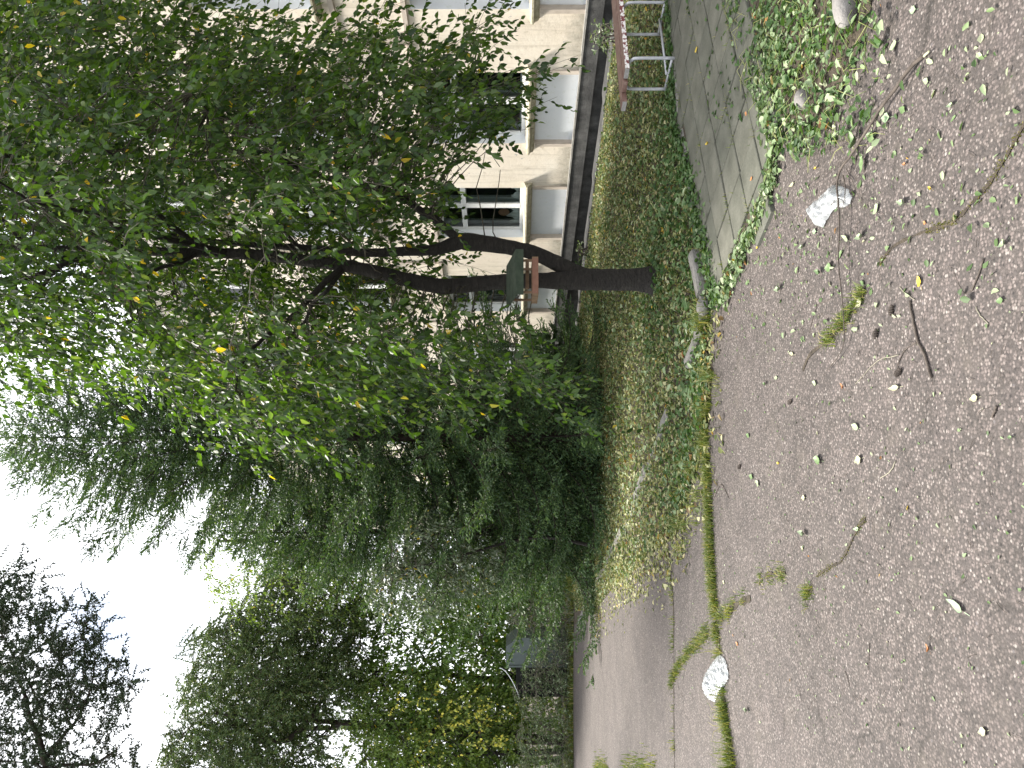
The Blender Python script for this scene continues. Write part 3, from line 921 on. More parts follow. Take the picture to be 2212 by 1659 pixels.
# ================================================================== waste container half hidden at the end of the road
def make_container():
    Yc = 20.95
    a = D(1095, 1441, Yc); b = D(1095, 1381, Yc)
    z0 = hz(Yc)
    t = thing('waste_container', 'grey green metal waste container half hidden behind the bushes', 'container', ((a.x + b.x) / 2, Yc, z0))
    top = EYE - (1093 - VH) / F * Yc
    Z = Vector((0, 0, 1)); w_ = b.x - a.x
    xa, xb = a.x, b.x
    # chamfered prism body
    prof = [(xa, z0 + .12), (xb + .04, z0 + .12), (xb + .04, top - .32), (xb - .20, top), (xa, top)]
    vs = [Vector((x, Yc, z)) for x, z in prof] + [Vector((x, Yc + .95, z)) for x, z in prof]
    n_ = len(prof)
    fs = [tuple(range(n_)), tuple(range(2 * n_ - 1, n_ - 1, -1))] + [(i, i + n_, (i + 1) % n_ + n_, (i + 1) % n_) for i in range(n_)]
    body = obj('body', vs, fs, 'container_paint', t)
    for z_ in (z0 + .75, z0 + .33):
        MB().box((xa + .005, Yc - .035, z_), (w_ + .03, 0, 0), (0, .034, 0), (0, 0, .05)).build('rib', 'container_paint', t)
    MB().box((xa + .0, Yc - .03, z0 + .14), (.05, 0, 0), (0, .029, 0), (0, 0, top - z0 - .16)).build('rib', 'container_paint', t)
    # open side towards the road: a second box with a rounded lid rim
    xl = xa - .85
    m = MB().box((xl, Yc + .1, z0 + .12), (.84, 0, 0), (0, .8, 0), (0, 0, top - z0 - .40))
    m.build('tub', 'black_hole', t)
    pts = []
    for i in range(13):
        q = PI * .5 * i / 12
        pts.append(Vector((xl + .02 + .80 * math.sin(q), Yc + .06, top - .36 + .50 * (1 - (1 - math.sin(q)) ** 1.0) * 1.0)))
    pts = [Vector((xl - .05 + .86 * math.sin(PI * .5 * i / 12), Yc + .04, top - .38 + .56 * (1 - math.cos(PI * .5 * i / 12) ** 1.0) ** .6)) for i in range(13)]
    MB().tube(pts, .013, 8).build('lid_rim', 'shiny_rim', t, True)
    for x in (xa + .06, xb - .06):
        for y in (Yc + .1, Yc + .85):
            MB().tube([(x - .02, y, z0 + .065), (x + .02, y, z0 + .065)], .065, 12).build('wheel', 'black_hole', t)
make_container()

# ================================================================== trees: general machinery
def curve_pts(a, b, sag, n=7, wob=0.0, rng=RNG):
    a, b = np.array(a), np.array(b)
    t = np.linspace(0, 1, n)[:, None]
    p = a + (b - a) * t
    p[:, 2] += (np.sin(t[:, 0] * PI) * sag)
    if wob:
        wv_ = rng.normal(0, wob, (n, 3)); wv_[0] = 0; wv_[-1] = 0
        p += wv_
    return p

def sample_clumps(poly, n, Yc, depth, seed, holes=(), soft=260.0, sep=6, minhalf=.35, clear=None):
    """points inside the outline (photo units), spread in depth like a rounded crown"""
    rg = np.random.default_rng(seed)
    xs = [p[0] for p in poly]; ys = [p[1] for p in poly]
    pts = np.empty((0, 3)); px = []
    while len(px) < n:
        best, bd = None, -1
        for _ in range(sep):
            while True:
                x, y = rg.uniform(min(xs), max(xs)), rg.uniform(min(ys), max(ys))
                if not in_poly(x, y, poly): continue
                k = 1.0
                for hx, hy, hr, keep in holes:
                    if math.hypot(x - hx, y - hy) < hr: k = min(k, keep)
                if rg.uniform() < k: break
            e = edge_dist(x, y, poly)
            h = minhalf + (depth - minhalf) * math.sqrt(min(1, e / soft))
            Y = Yc + rg.uniform(-1, 1) * h
            if clear and Y < Yc and clear[0] < x < clear[1] and clear[2] < y < clear[3] and rg.uniform() < clear[4]: Y = 2 * Yc - Y
            p = np.array(D(x, y, Y))
            d_ = np.min(np.sum((pts - p) ** 2, 1)) if len(pts) else 9
            if d_ > bd: best, bd, bx = p, d_, (x, y)
        pts = np.vstack([pts, best]); px.append(bx)
    return pts

def sprays(clumps, dirs, rg, length=.8, side=.32, gap=.085, leaf=.075, lgap=.038, droop=.45, wid=.5, hang=.5, r=.004, jit=.35, fine=False):
    """leafy sprays: a curved main twig, alternate side twigs, leaves along them"""
    segs, P, Dv, Nv, Sz = [], [], [], [], []
    for c, d in zip(clumps, dirs):
        Lm = length * rg.uniform(.65, 1.3)
        n = 5
        t = np.linspace(0, 1, n)
        d = d / np.linalg.norm(d)
        main = c - d * Lm * .45 + np.outer(t * Lm, d) + np.outer(-(t ** 2) * Lm * droop * rg.uniform(.4, 1.4), [0, 0, 1]) + rg.normal(0, .012, (n, 3))
        segs.append((main, r, r * .4))
        m = max(3, int(Lm / gap))
        for k in range(m):
            u = (k + rg.uniform(.2, .8)) / m * .96 + .03
            i = min(int(u * (n - 1)), n - 2); fr = u * (n - 1) - i
            o = main[i] * (1 - fr) + main[i + 1] * fr
            tan = main[i + 1] - main[i]; tan /= np.linalg.norm(tan) + 1e-9
            sd_ = rg.normal(0, 1, 3); sd_ -= tan * sd_.dot(tan); sd_ /= np.linalg.norm(sd_) + 1e-9
            if abs(sd_[2]) > .8: sd_[2] *= .4
            dd = tan * .65 + sd_ * .85 + rg.normal(0, jit * .4, 3); dd /= np.linalg.norm(dd)
            Ls = side * rg.uniform(.4, 1.25) * (1.1 - .55 * u)
            e = o + dd * Ls + np.array([0, 0, -droop * Ls * rg.uniform(.2, .9)])
            mid = (o + e) / 2 + np.array([0, 0, .06 * Ls])
            segs.append((np.array([o, mid, e] if fine else [o, e]), r * .5, r * .22))
            q = max(2, int(Ls / lgap))
            for j in range(q + 1):
                v = (j + .6) / (q + .6)
                lp = (1 - v) ** 2 * o + 2 * v * (1 - v) * mid + v * v * e
                s2 = np.cross(dd, [0, 0, 1.0]); s2 /= np.linalg.norm(s2) + 1e-9
                sg = 1 if j % 2 else -1
                ld = dd * rg.uniform(.2, .8) + s2 * sg * rg.uniform(.3, .9) + np.array([0, 0, -hang * rg.uniform(.3, 1.6)]) + rg.normal(0, jit * .6, 3)
                P.append(lp); Dv.append(ld)
                Nv.append(np.array([0, 0, 1.0]) * rg.uniform(.2, 1.0) + rg.normal(0, jit * 1.3, 3)); Sz.append(leaf * rg.uniform(.55, 1.25))
    return segs, np.array(P), np.array(Dv), np.array(Nv), np.array(Sz)

def fps(P, k, seed=0):
    idx = [int(np.argmax(P[:, 2]))]
    d = np.sum((P - P[idx[0]]) ** 2, 1)
    for _ in range(k - 1):
        i = int(np.argmax(d)); idx.append(i)
        d = np.minimum(d, np.sum((P - P[i]) ** 2, 1))
    return idx

def leafy_tree(name, label, base, stems, clumps, seed, leafm, barkm='bark', limbs=14, limb_r=.035, cat='tree', group=None, out_w=.8, down=.15, single=0, twigm='twig', tuft=0, cones=0, limb_min=1.0, limb_hi=-9.0, **kw):
    """stems: list of lists of (point, radius)"""
    rg = np.random.default_rng(seed)
    t = thing(name, label, cat, tuple(base), group)
    spts = []
    for i, st in enumerate(stems):
        pr = smooth_path([(*p, r_) for p, r_ in st], 5)
        pts = [Vector(q[:3]) for q in pr]; rr = [max(q[3], .003) for q in pr]
        MB().tube(pts, rr, 12 if rr[0] > .04 else 8, True, .06).build('trunk' if i == 0 else 'stem', barkm, t, True)
        spts += [(np.array(p), r_) for p, r_ in zip(pts, rr)]
    SP = np.array([p for p, _ in spts]); SR = np.array([r_ for _, r_ in spts])
    net = [SP]
    high = np.where(clumps[:, 2] > base[2] + limb_hi)[0]
    for i in high[fps(clumps[high], limbs)]:
        c = clumps[i]
        hd = np.hypot(SP[:, 0] - c[0], SP[:, 1] - c[1])
        cost = np.abs((c[2] - SP[:, 2]) - hd * .55) + hd * .3 + (SP[:, 2] < base[2] + limb_min) * 5
        j = int(np.argmin(cost))
        d_ = np.linalg.norm(c - SP[j])
        pts = curve_pts(SP[j], c, .10 * d_, 9, .035 * min(1, d_), rg)
        r0 = min(limb_r * rg.uniform(.7, 1.2), SR[j] * .7)
        MB().tube([Vector(p) for p in pts], list(np.linspace(r0, .006, 9)), 6).build('branch', barkm, t, True)
        net.append(pts)
    net = np.concatenate(net)
    segs = []
    axis = SP[np.argmin(np.abs(SP[:, 2][:, None] - clumps[:, 2][None]), axis=0)]
    dirs = unit((clumps - axis) * np.array([1, 1, .35])) * out_w + rg.normal(0, .35, clumps.shape) + np.array([0, 0, -down])
    for c, d_ in zip(clumps, unit(dirs)):
        s_ = c - d_ * kw.get('length', .8) * .45
        k = int(np.argmin(np.sum((net - s_) ** 2, 1) + np.maximum(0, net[:, 2] - s_[2]) * .3))
        dist = np.linalg.norm(net[k] - s_)
        segs.append((curve_pts(net[k], s_, .08 * dist, 6, .02, rg), min(.009, .004 + .004 * dist), .004))
    sg, P, Dv, Nv, Sz = sprays(clumps, unit(dirs), rg, **kw)
    V, Fc = strand_arrays(segs + sg)
    tag(obj('twigs', V, Fc, twigm, t), kind='stuff')
    wid = kw.get('wid', .5)
    if tuft:
        V, Fc = needle_arrays(P, P + unit(Dv) * .02, rg, 5, tuft, tuft * .24)
        tag(obj('crown', V, Fc, leafm, t), kind='stuff')
        if cones:
            q = rg.choice(len(P), cones, replace=False)
            m = MB()
            for c in P[q]:
                m.tube([c, c + np.array([0, 0, .012]), c + np.array([0, 0, .026]), c + np.array([0, 0, .034])], [.004, .014, .013, .004], 6)
            tag(m.build('cones', 'cone', t), kind='stuff')
        return t, len(P)
    if single:
        # the leaves that show largest are objects of their own
        px = UC - P[:, 0] / P[:, 1] * F; vx = VH - (P[:, 2] - EYE) / P[:, 1] * F
        vis = (px > 5) & (px < 1650) & (vx > 5)
        score = np.where(vis, Sz / P[:, 1], 0)
        pick = np.argsort(-score)[:single]
        keep = np.ones(len(P), bool); keep[pick] = False
        protos = []
        for q in range(10):
            V1, F1 = leaf_arrays(np.zeros((1, 3)), [[0, 1, 0]], [[0, 0, 1]], [1.0], wid)
            me = bpy.data.meshes.new('leaf'); me.from_pydata(V1.tolist(), [], F1.tolist()); me.materials.append(MATS[leafm])
            protos.append(me)
        off = Vector(base)
        for q, i in enumerate(pick):
            d_ = Vector(Dv[i]).normalized(); nn = Vector(Nv[i]); nn = (nn - d_ * nn.dot(d_)).normalized(); bb = d_.cross(nn)
            o = bpy.data.objects.new('leaf', protos[q % 10])
            o.matrix_world = Matrix(((bb.x, d_.x, nn.x, 0), (bb.y, d_.y, nn.y, 0), (bb.z, d_.z, nn.z, 0), (0, 0, 0, 1))) @ Matrix.Scale(Sz[i], 4)
            o.location = Vector(P[i]) - off
            link(o, t)
        P, Dv, Nv, Sz = P[keep], Dv[keep], Nv[keep], Sz[keep]
    V, Fc = leaf_arrays(P, Dv, Nv, Sz, wid)
    tag(obj('crown', V, Fc, leafm, t), kind='stuff')
    return t, len(P)

def px_stem(pts, Y):
    """(x, y, width[, depth]) in photo units -> (point, radius)"""
    o = []
    for q in pts:
        yy = q[3] if len(q) > 3 else Y
        o.append((D(q[0], q[1], yy), q[2] * yy / F / 2))
    return o

# ================================================================== the big forked tree
YT = 7.9
tb = G(1415, 605)
stems = [
    px_stem([(1428, 606, 100), (1417, 606, 80), (1406, 605, 64), (1390, 604, 55), (1362, 604, 49), (1310, 604, 47), (1255, 604, 47), (1200, 606, 38), (1150, 606, 33), (1050, 611, 34), (960, 619, 34), (870, 602, 31), (770, 578, 28), (650, 562, 26),
             (550, 550, 24), (400, 545, 21), (200, 540, 18), (60, 535, 14), (-200, 520, 9), (-420, 515, 4)], YT),
    px_stem([(1290, 600, 30), (1245, 590, 36), (1200, 568, 34), (1150, 546, 32), (1080, 531, 33), (1010, 522, 38), (985, 525, 32), (940, 540, 24), (870, 543, 21), (780, 546, 18), (650, 535, 15, 8.1), (500, 525, 11, 8.3), (300, 500, 8, 8.5), (50, 480, 5, 8.6)], YT + .02),
    px_stem([(1000, 522, 22), (970, 500, 19), (935, 470, 18), (910, 456, 17), (870, 428, 14), (820, 406, 12), (740, 395, 11, 8.1), (600, 350, 9, 8.3), (400, 300, 6, 8.5), (200, 240, 4, 8.7)], YT + .02),
]
CROWN = [(-320, -60), (330, -40), (360, 20), (520, 60), (640, 70), (760, 60), (840, 85), (900, 100), (960, 75), (1030, 95), (1010, 160), (1045, 215), (1095, 262), (1050, 300), (990, 300), (960, 345), (930, 420), (900, 520),
         (930, 560), (950, 640), (1000, 690), (1080, 705), (1150, 740), (1185, 790), (1210, 840), (1225, 880), (1180, 880), (1110, 865), (1040, 835), (960, 850), (870, 825), (790, 870), (700, 905), (600, 950), (520, 945), (450, 920),
         (400, 905), (355, 860), (270, 810), (180, 815), (110, 800), (0, 815), (-320, 820)]
cl = sample_clumps(CROWN, 1400, YT, 2.3, 11, [(930, 420, 90, .3), (1130, 810, 150, .24), (950, 720, 110, .45), (870, 620, 90, .25), (930, 600, 90, .25), (720, 560, 60, .5), (230, 760, 45, .45), (980, 200, 80, .6)], 300, 5, clear=(300, 1150, 470, 680, .97))
t_main, nl = leafy_tree('forked_tree', 'tall forked broadleaf tree in front of the house with a bird feeder between its stems', tb, stems, cl, 5, 'cherry_leaf',
           limbs=26, limb_r=.032, length=.80, side=.33, gap=.10, leaf=.080, lgap=.037, droop=.5, wid=.52, hang=.75, down=.25, single=300, limb_min=2.9, limb_hi=4.0)
print('main leaves', nl)

# ================================================================== spruces
def needle_arrays(A, B, rg, per=14, ln=.020, wd=.0035):
    """needles all round short shoots running from A to B"""
    n = len(A)
    t = unit(B - A)
    a = unit(np.cross(t, np.array([[.31, .2, .9]]) + rg.normal(0, .3, (n, 3))))
    b = np.cross(t, a)
    V = np.empty((n, per, 3, 3))
    for k in range(per):
        u = (k + .5) / per
        q = k * 2.4 + rg.uniform(0, 6.28, (n, 1))
        rd = a * np.cos(q) + b * np.sin(q)
        sd_ = -a * np.sin(q) + b * np.cos(q)
        o = A + (B - A) * u
        l_ = ln * rg.uniform(.8, 1.25, (n, 1))
        V[:, k, 0] = o - t * wd * 1.2 + sd_ * wd * .5
        V[:, k, 1] = o + t * wd * 1.2 - sd_ * wd * .5
        V[:, k, 2] = o + rd * l_ * .8 + t * l_ * .75
    Fc = np.arange(n * per * 3).reshape(-1, 3)
    return V.reshape(-1, 3), Fc

def spruce(name, label, base, H, R, seed, wide=False, lean=(0, 0), z_low=.5, whorl=.34, top_bare=.12, needle='spruce_needle', density=1.0, group='spruces beside the house', r0=.10, sh=.16, per=9, ln=.032, wd=.0145):
    rg = np.random.default_rng(seed)
    t = thing(name, label, 'tree', tuple(base), group)
    base = np.array(base)
    top = base + np.array([lean[0], lean[1], H])
    ax = lambda z: base + (top - base) * (z / H)
    n = 14
    MB().tube([Vector(ax(H * i / (n - 1))) for i in range(n)], [max(.006, r0 * (1 - i / (n - 1)) ** .9) for i in range(n)], 8, True, .05).build('trunk', 'conifer_bark', t, True)
    A, B, segs = [], [], []
    z = z_low
    ph = 0.0
    while z < H - .12:
        u = z / H
        prof = R * (1 - u) ** .72 * (.55 + .45 * min(1, (u + .12) / .25))
        if wide: prof = R * (1 - math.exp(-(H - z) / 2.5))
        nb = 6 if u < .8 else 5
        ph += .7
        for k in range(nb):
            az = ph + 2 * PI * k / nb + rg.normal(0, .16)
            Lb = max(.20, prof * rg.uniform(.72, 1.18))
            hd = np.array([math.cos(az), math.sin(az), 0])
            rise = -.10 + .95 * max(0, u - .35)                     # upper branches rise, lower ones droop
            o = ax(z + rg.uniform(-.06, .06))
            m = 8
            tt = np.linspace(0, 1, m)
            br = o + np.outer(tt * Lb, hd)
            br[:, 2] += Lb * (rise * tt - (.42 - .3 * u) * np.sin(tt * PI * .62) * (1 - u) + .16 * tt ** 3)
            segs.append((br, .012 * (1 - u) + .005, .003))
            sdv = np.array([-hd[1], hd[0], 0])
            step = .075 / density
            ns = max(3, int(Lb / step))
            for j in range(ns):
                v = .12 + .88 * (j + rg.uniform(.1, .9)) / ns
                i = min(int(v * (m - 1)), m - 2); f = v * (m - 1) - i
                p = br[i] * (1 - f) + br[i + 1] * f
                tan = br[i + 1] - br[i]; tan /= np.linalg.norm(tan)
                for s_ in (-1, 1):
                    ls = (.10 + .45 * (1 - v) * min(1, Lb / 1.2)) * rg.uniform(.6, 1.2)
                    dd = tan * .75 + sdv * s_ * .8 + np.array([0, 0, -.22 * (1 - u) + rg.normal(0, .15)])
                    dd /= np.linalg.norm(dd)
                    e = p + dd * ls + np.array([0, 0, -.25 * ls * (1 - u)])
                    segs.append((np.array([p, e]), .003, .0015))
                    q = max(1, int(ls / (sh * .62)))
                    for w_ in range(q):
                        vv = (w_ + .3) / q
                        o2 = p + (e - p) * vv
                        d2 = dd + rg.normal(0, .45, 3) + np.array([0, 0, -.12 * (1 - u)]); d2 /= np.linalg.norm(d2)
                        A.append(o2); B.append(o2 + d2 * sh * rg.uniform(.6, 1.2))
                    A.append(e - dd * .02); B.append(e + dd * sh * rg.uniform(.5, 1.0))
            A.append(br[-1]); B.append(br[-1] + (br[-1] - br[-2]) / np.linalg.norm(br[-1] - br[-2]) * sh)
        z += whorl * rg.uniform(.8, 1.2) * (1.0 if u < .55 else (1.0 if wide and u > .8 else .78))
    for k in range(int(H * .12 / .06)):                               # leader
        p = ax(H - k * .06 - .02)
        q = rg.uniform(0, 6.28)
        A.append(p); B.append(p + np.array([math.cos(q) * .05, math.sin(q) * .05, .07]))
    A, B = np.array(A), np.array(B)
    V, Fc = strand_arrays(segs)
    tag(obj('twigs', V, Fc, 'conifer_bark', t), kind='stuff')
    V, Fc = needle_arrays(A, B, rg, per, ln, wd)
    tag(obj('crown', V, Fc, needle, t), kind='stuff')
    return t, len(A)

b1 = D(1285, 945, 13.2); b1.z = hz(13.2)
t_, k1 = spruce('spruce_tree', 'tall spruce whose bare pointed leader stands against the white sky', b1, 10.3, 2.65, 21, True, whorl=.27, z_low=.5, density=1.2)
b2 = D(1270, 1150, 14.8); b2.z = hz(14.8)
t_, k2 = spruce('spruce_tree', 'shorter bushy spruce beside the kerb with branches down to the ground', b2, 7.0, 2.7, 22, whorl=.24, z_low=.3, density=1.22)
b3 = D(1250, 870, 17.5); b3.z = hz(17.5)
t_, k3 = spruce('spruce_tree', 'spruce close to the house wall behind the tall spruce', b3, 6.8, 2.2, 23, whorl=.31, z_low=.4, density=1.0)
b4 = D(1262, 745, 17.6); b4.z = hz(17.6)
t_, k4 = spruce('young_spruce', 'knee-high young spruce at the foot of the house wall', b4, 1.15, .75, 24, whorl=.17, z_low=.06, r0=.025, sh=.10, density=1.2)
print('shoots', k1, k2, k3, k4)

# ================================================================== larches and broadleaf trees along the road
def column(x, y, Y, top_x, r, lean=0.0):
    """a trunk standing on the ground below photo position y, from the ground up to the height seen at top_x"""
    b = D(x, y, Y); b.z = hz(Y) - .05
    e = D(top_x, y + lean, Y)
    mid = [b.lerp(e, k / 5) + Vector((random.uniform(-.05, .05), random.uniform(-.05, .05), 0)) * (k in (1, 2, 3, 4)) for k in range(6)]
    return b, [(p, max(.012, r * (1 - .16 * k))) for k, p in enumerate(mid)]

POLY1 = [(-200, 1160), (0, 1228), (60, 1255), (120, 1290), (200, 1325), (240, 1390), (288, 1470), (280, 1530), (235, 1600), (280, 1640), (330, 1690), (320, 1800), (-200, 1800)]
bb, st = column(1300, 1800, 12, -150, .13)
lim = [px_stem([(140, 1800, 16), (112, 1690, 15), (100, 1655, 14), (83, 1593, 12), (63, 1549, 10), (55, 1506, 7), (30, 1440, 4)], 12),
       px_stem([(112, 1680, 9), (103, 1636, 8), (140, 1585, 7), (167, 1553, 6), (197, 1483, 4), (205, 1420, 3)], 12.05),
       px_stem([(150, 1790, 9), (117, 1680, 8), (125, 1656, 7), (170, 1652, 6), (207, 1649, 6), (253, 1619, 4)], 11.9),
       px_stem([(83, 1593, 7), (90, 1540, 6), (60, 1470, 4), (10, 1380, 3)], 12.1)]
cl = sample_clumps(POLY1, 290, 12, 1.5, 31, [(210, 1570, 60, .25), (150, 1640, 40, .3)], 220, 5)
leafy_tree('larch_tree', 'dark larch full of small cones reaching in over the road against the sky', bb, [st] + lim, cl, 32, 'larch_dark_needle', 'conifer_bark', limbs=9, limb_r=.02, group='larches by the road',
           down=-.15, tuft=.042, cones=420, length=.75, side=.42, gap=.085, lgap=.026, droop=.10, hang=.1, r=.0045)

POLY2 = [(395, 1560), (380, 1500), (400, 1400), (385, 1345), (430, 1350), (470, 1370), (520, 1290), (570, 1210), (650, 1170), (720, 1230), (770, 1330), (745, 1420), (765, 1490), (705, 1545), (700, 1640), (690, 1760), (480, 1800), (330, 1720), (345, 1620)]
YL = 22.5
bb, st = column(1240, 1600, YL, 440, .15, -60)
lim = [px_stem([(560, 1600, 14), (610, 1600, 12), (633, 1589, 12), (670, 1553, 10), (700, 1506, 8), (733, 1483, 5)], YL - .3)]
cl = sample_clumps(POLY2, 420, YL, 2.4, 33, [(640, 1640, 60, .35), (720, 1600, 60, .2)], 220, 5)
leafy_tree('larch_tree', 'broad olive green larch with drooping branchlets behind the road', bb, [st] + lim, cl, 34, 'larch_needle', 'conifer_bark', limbs=14, limb_r=.03, group='larches by the road',
           down=.35, tuft=.066, cones=150, length=1.35, side=.7, gap=.11, lgap=.040, droop=.45, hang=.5, r=.006)

POLY3 = [(438, 1262), (420, 1200), (440, 1080), (520, 1000), (640, 950), (840, 960), (900, 1100), (860, 1240), (700, 1320), (560, 1340), (470, 1320)]
bb, st = column(1235, 1130, 21, 470, .13, 40)
cl = sample_clumps(POLY3, 210, 21, 1.8, 35, (), 200, 5)
leafy_tree('birch_tree', 'light green fine-leaved tree rising behind the two spruces', bb, [st], cl, 36, 'bright_leaf', limbs=12, limb_r=.03, group='broadleaf trees beyond the road',
           length=1.2, side=.5, gap=.11, leaf=.085, lgap=.055, droop=.5, hang=.8)

POLY4 = [(700, 1330), (760, 1400), (730, 1500), (760, 1580), (800, 1700), (900, 1760), (1080, 1700), (1120, 1560), (1110, 1470), (1090, 1380), (1180, 1330), (1190, 1255), (1090, 1250), (980, 1290), (880, 1310), (790, 1290)]
bb, st = column(1235, 1470, 23.0, 760, .11, -20)
cl = sample_clumps(POLY4, 430, 22.9, 1.5, 37, [(720, 1620, 80, .3)], 200, 5)
leafy_tree('maple_tree', 'dense dark green broadleaf tree hanging over the waste container', bb, [st], cl, 38, 'dark_leaf', limbs=14, limb_r=.03, group='broadleaf trees beyond the road',
           length=1.0, side=.45, gap=.11, leaf=.11, lgap=.06, droop=.45, hang=.7, wid=.75)

POLY5 = [(850, 1200), (860, 1130), (930, 1120), (1000, 1165), (1080, 1190), (1100, 1235), (1040, 1280), (960, 1320), (880, 1350), (800, 1310), (790, 1240)]
bb = G(1285, 1180); bb = Vector((bb.x, 12.6, hz(12.6) - .03)); bb.x = D(1285, 1185, 12.6).x
st = px_stem([(1290, 1182, 9), (1205, 1163, 8), (1140, 1163, 7), (1080, 1176, 6), (980, 1205, 5), (900, 1225, 3)], 12.6)
cl = sample_clumps(POLY5, 110, 12.6, .7, 39, (), 120, 5)
leafy_tree('young_willow', 'slender sapling with grey green leaves and a few yellow ones before the spruces', bb, [st], cl, 40, 'grey_leaf', limbs=6, limb_r=.010, twigm='twig',
           length=.55, side=.26, gap=.075, leaf=.072, lgap=.032, droop=.35, hang=.5, wid=.42)

POLY6 = [(830, 1500), (850, 1560), (820, 1640), (860, 1720), (1050, 1720), (1080, 1600), (1040, 1520), (930, 1490)]
bb, st = column(1235, 1690, 21.6, 780, .08, -30)
cl = sample_clumps(POLY6, 26, 20.8, .4, 41, (), 120, 5)
leafy_tree('birch_tree', 'small birch with bright yellow autumn leaves at the road edge', bb, [st], cl, 42, 'yellow_leaf', limbs=7, limb_r=.02, group='broadleaf trees beyond the road',
           length=.8, side=.35, gap=.12, leaf=.085, lgap=.05, droop=.9, hang=.9, wid=.75)

POLY7 = [(368, 1490), (400, 1450), (520, 1430), (700, 1440), (900, 1400), (1000, 1480), (1000, 1700), (800, 1760), (640, 1640), (560, 1590), (430, 1580), (375, 1550)]
bb, st = column(1225, 1560, 30, 420, .2, 20)
cl = sample_clumps(POLY7, 150, 30, 2.5, 43, [(720, 1640, 90, .25)], 200, 5)
leafy_tree('poplar_tree', 'tall pale grey green tree far behind the olive larch', bb, [st], cl, 44, 'grey_leaf', limbs=10, limb_r=.05, group='broadleaf trees beyond the road',
           length=1.9, side=.8, gap=.17, leaf=.13, lgap=.085, droop=.3, hang=.5, wid=.7)

POLY8 = [(770, 1470), (740, 1560), (700, 1720), (1090, 1760), (1110, 1600), (1080, 1500), (960, 1470), (860, 1450)]
bb, st = column(1235, 1620, 22.0, 800, .09, 20)
cl = sample_clumps(POLY8, 330, 22.0, .9, 47, [(720, 1640, 60, .3)], 140, 5)
leafy_tree('ash_tree', 'light yellow green tree behind the silvery bush at the road end', bb, [st], cl, 48, 'bright_leaf', limbs=9, limb_r=.025, group='broadleaf trees beyond the road',
           length=1.0, side=.45, gap=.12, leaf=.10, lgap=.055, droop=.5, hang=.7, wid=.6)
for k, (yc, half, lab) in enumerate(((1300, 130, 'far green tree filling the gap behind the waste container'), (1640, 190, 'far green tree behind the yellow birch'), (1030, 160, 'far green tree glimpsed through the spruces beyond the house'))):
    po = [(1215, yc - half), (1100, yc - half * 1.1), (960, yc - half * .8), (880, yc), (960, yc + half * .8), (1100, yc + half * 1.1), (1215, yc + half)]
    bb, st = column(1225, yc, 27, 930, .12)
    cl = sample_clumps(po, 195, 27, 1.6, 50 + k, (), 150, 4)
    leafy_tree('linden_tree', lab, bb, [st], cl, 60 + k, ('dark_leaf', 'bright_leaf', 'dark_leaf')[k], limbs=8, limb_r=.03, group='broadleaf trees beyond the road',
               length=1.5, side=.7, gap=.15, leaf=.13, lgap=.075, droop=.4, hang=.6, wid=.7)

# ---- bushes along the far side of the road
def bush(name, label, poly, Yb, n, seed, leafm, leaf=.05, grp=None, length=.5, side=.25, wid=.6, yc=None):
    yc = yc if yc is not None else sum(p[1] for p in poly) / len(poly)
    b = D(1220, yc, Yb); b.z = hz(Yb) - .02
    cl = sample_clumps(poly, n, Yb, .55, seed, (), 60, 5, .25)
    cl[:, 2] = np.maximum(cl[:, 2], hz(Yb) + .08)
    stems_ = []
    rg = np.random.default_rng(seed)
    for k in range(5):
        c = cl[rg.integers(len(cl))]
        p0 = b + Vector((rg.uniform(-.12, .12), rg.uniform(-.12, .12), 0))
        stems_.append([(p0, .014), (p0.lerp(Vector(c), .5) + Vector((0, 0, .12)), .010), (Vector(c), .005)])
    return leafy_tree(name, label, b, stems_, cl, seed + 1, leafm, 'dead_wood', limbs=4, limb_r=.008, cat='shrub', group=grp, twigm='pale_twig',
                      down=-.1, length=length, side=side, gap=.075, leaf=leaf, lgap=.040, droop=.3, hang=.25, wid=wid)
GB = 'bushes on the far side of the road'
bush('shrub', 'pale leaved bush in front of the waste container', [(1232, 1355), (1190, 1365), (1158, 1395), (1150, 1430), (1130, 1455), (1150, 1478), (1232, 1480)], 20.5, 100, 71, 'bush_leaf', grp=GB)
bush('shrub', 'bush with bare grey stems left of the waste container', [(1232, 1470), (1170, 1460), (1125, 1450), (1105, 1485), (1110, 1530), (1140, 1560), (1232, 1560)], 20.7, 80, 73, 'bush_leaf', grp=GB)
bush('shrub', 'pale silvery bush below the yellow birch', [(1234, 1545), (1150, 1545), (1110, 1580), (1120, 1630), (1160, 1655), (1234, 1650)], 20.5, 85, 75, 'bush_leaf', grp=GB)
bush('shrub', 'green bush where the road leaves the picture', [(1236, 1630), (1150, 1635), (1080, 1650), (1070, 1720), (1236, 1740)], 20.3, 80, 77, 'bush_leaf', grp=GB)
bush('shrub', 'tall thin-leaved bush between the waste container and the spruces', [(1232, 1290), (1160, 1300), (1100, 1330), (1090, 1350), (1150, 1368), (1232, 1365)], 20.4, 90, 79, 'grey_leaf', leaf=.07, wid=.22, grp=GB)
bush('shrub', 'low leafy bush at the house wall behind the bench', [(1318, 50), (1297, 45), (1283, 62), (1282, 92), (1292, 112), (1318, 118)], 10.35, 12, 81, 'bush_leaf', leaf=.06, length=.22, side=.14, wid=.55)
bush('shrub', 'small leafy weed growing where the tree trunk meets the wall view', [(1262, 525), (1238, 528), (1234, 545), (1245, 560), (1262, 555)], 15.2, 7, 83, 'bush_leaf', leaf=.06, length=.2, side=.12)

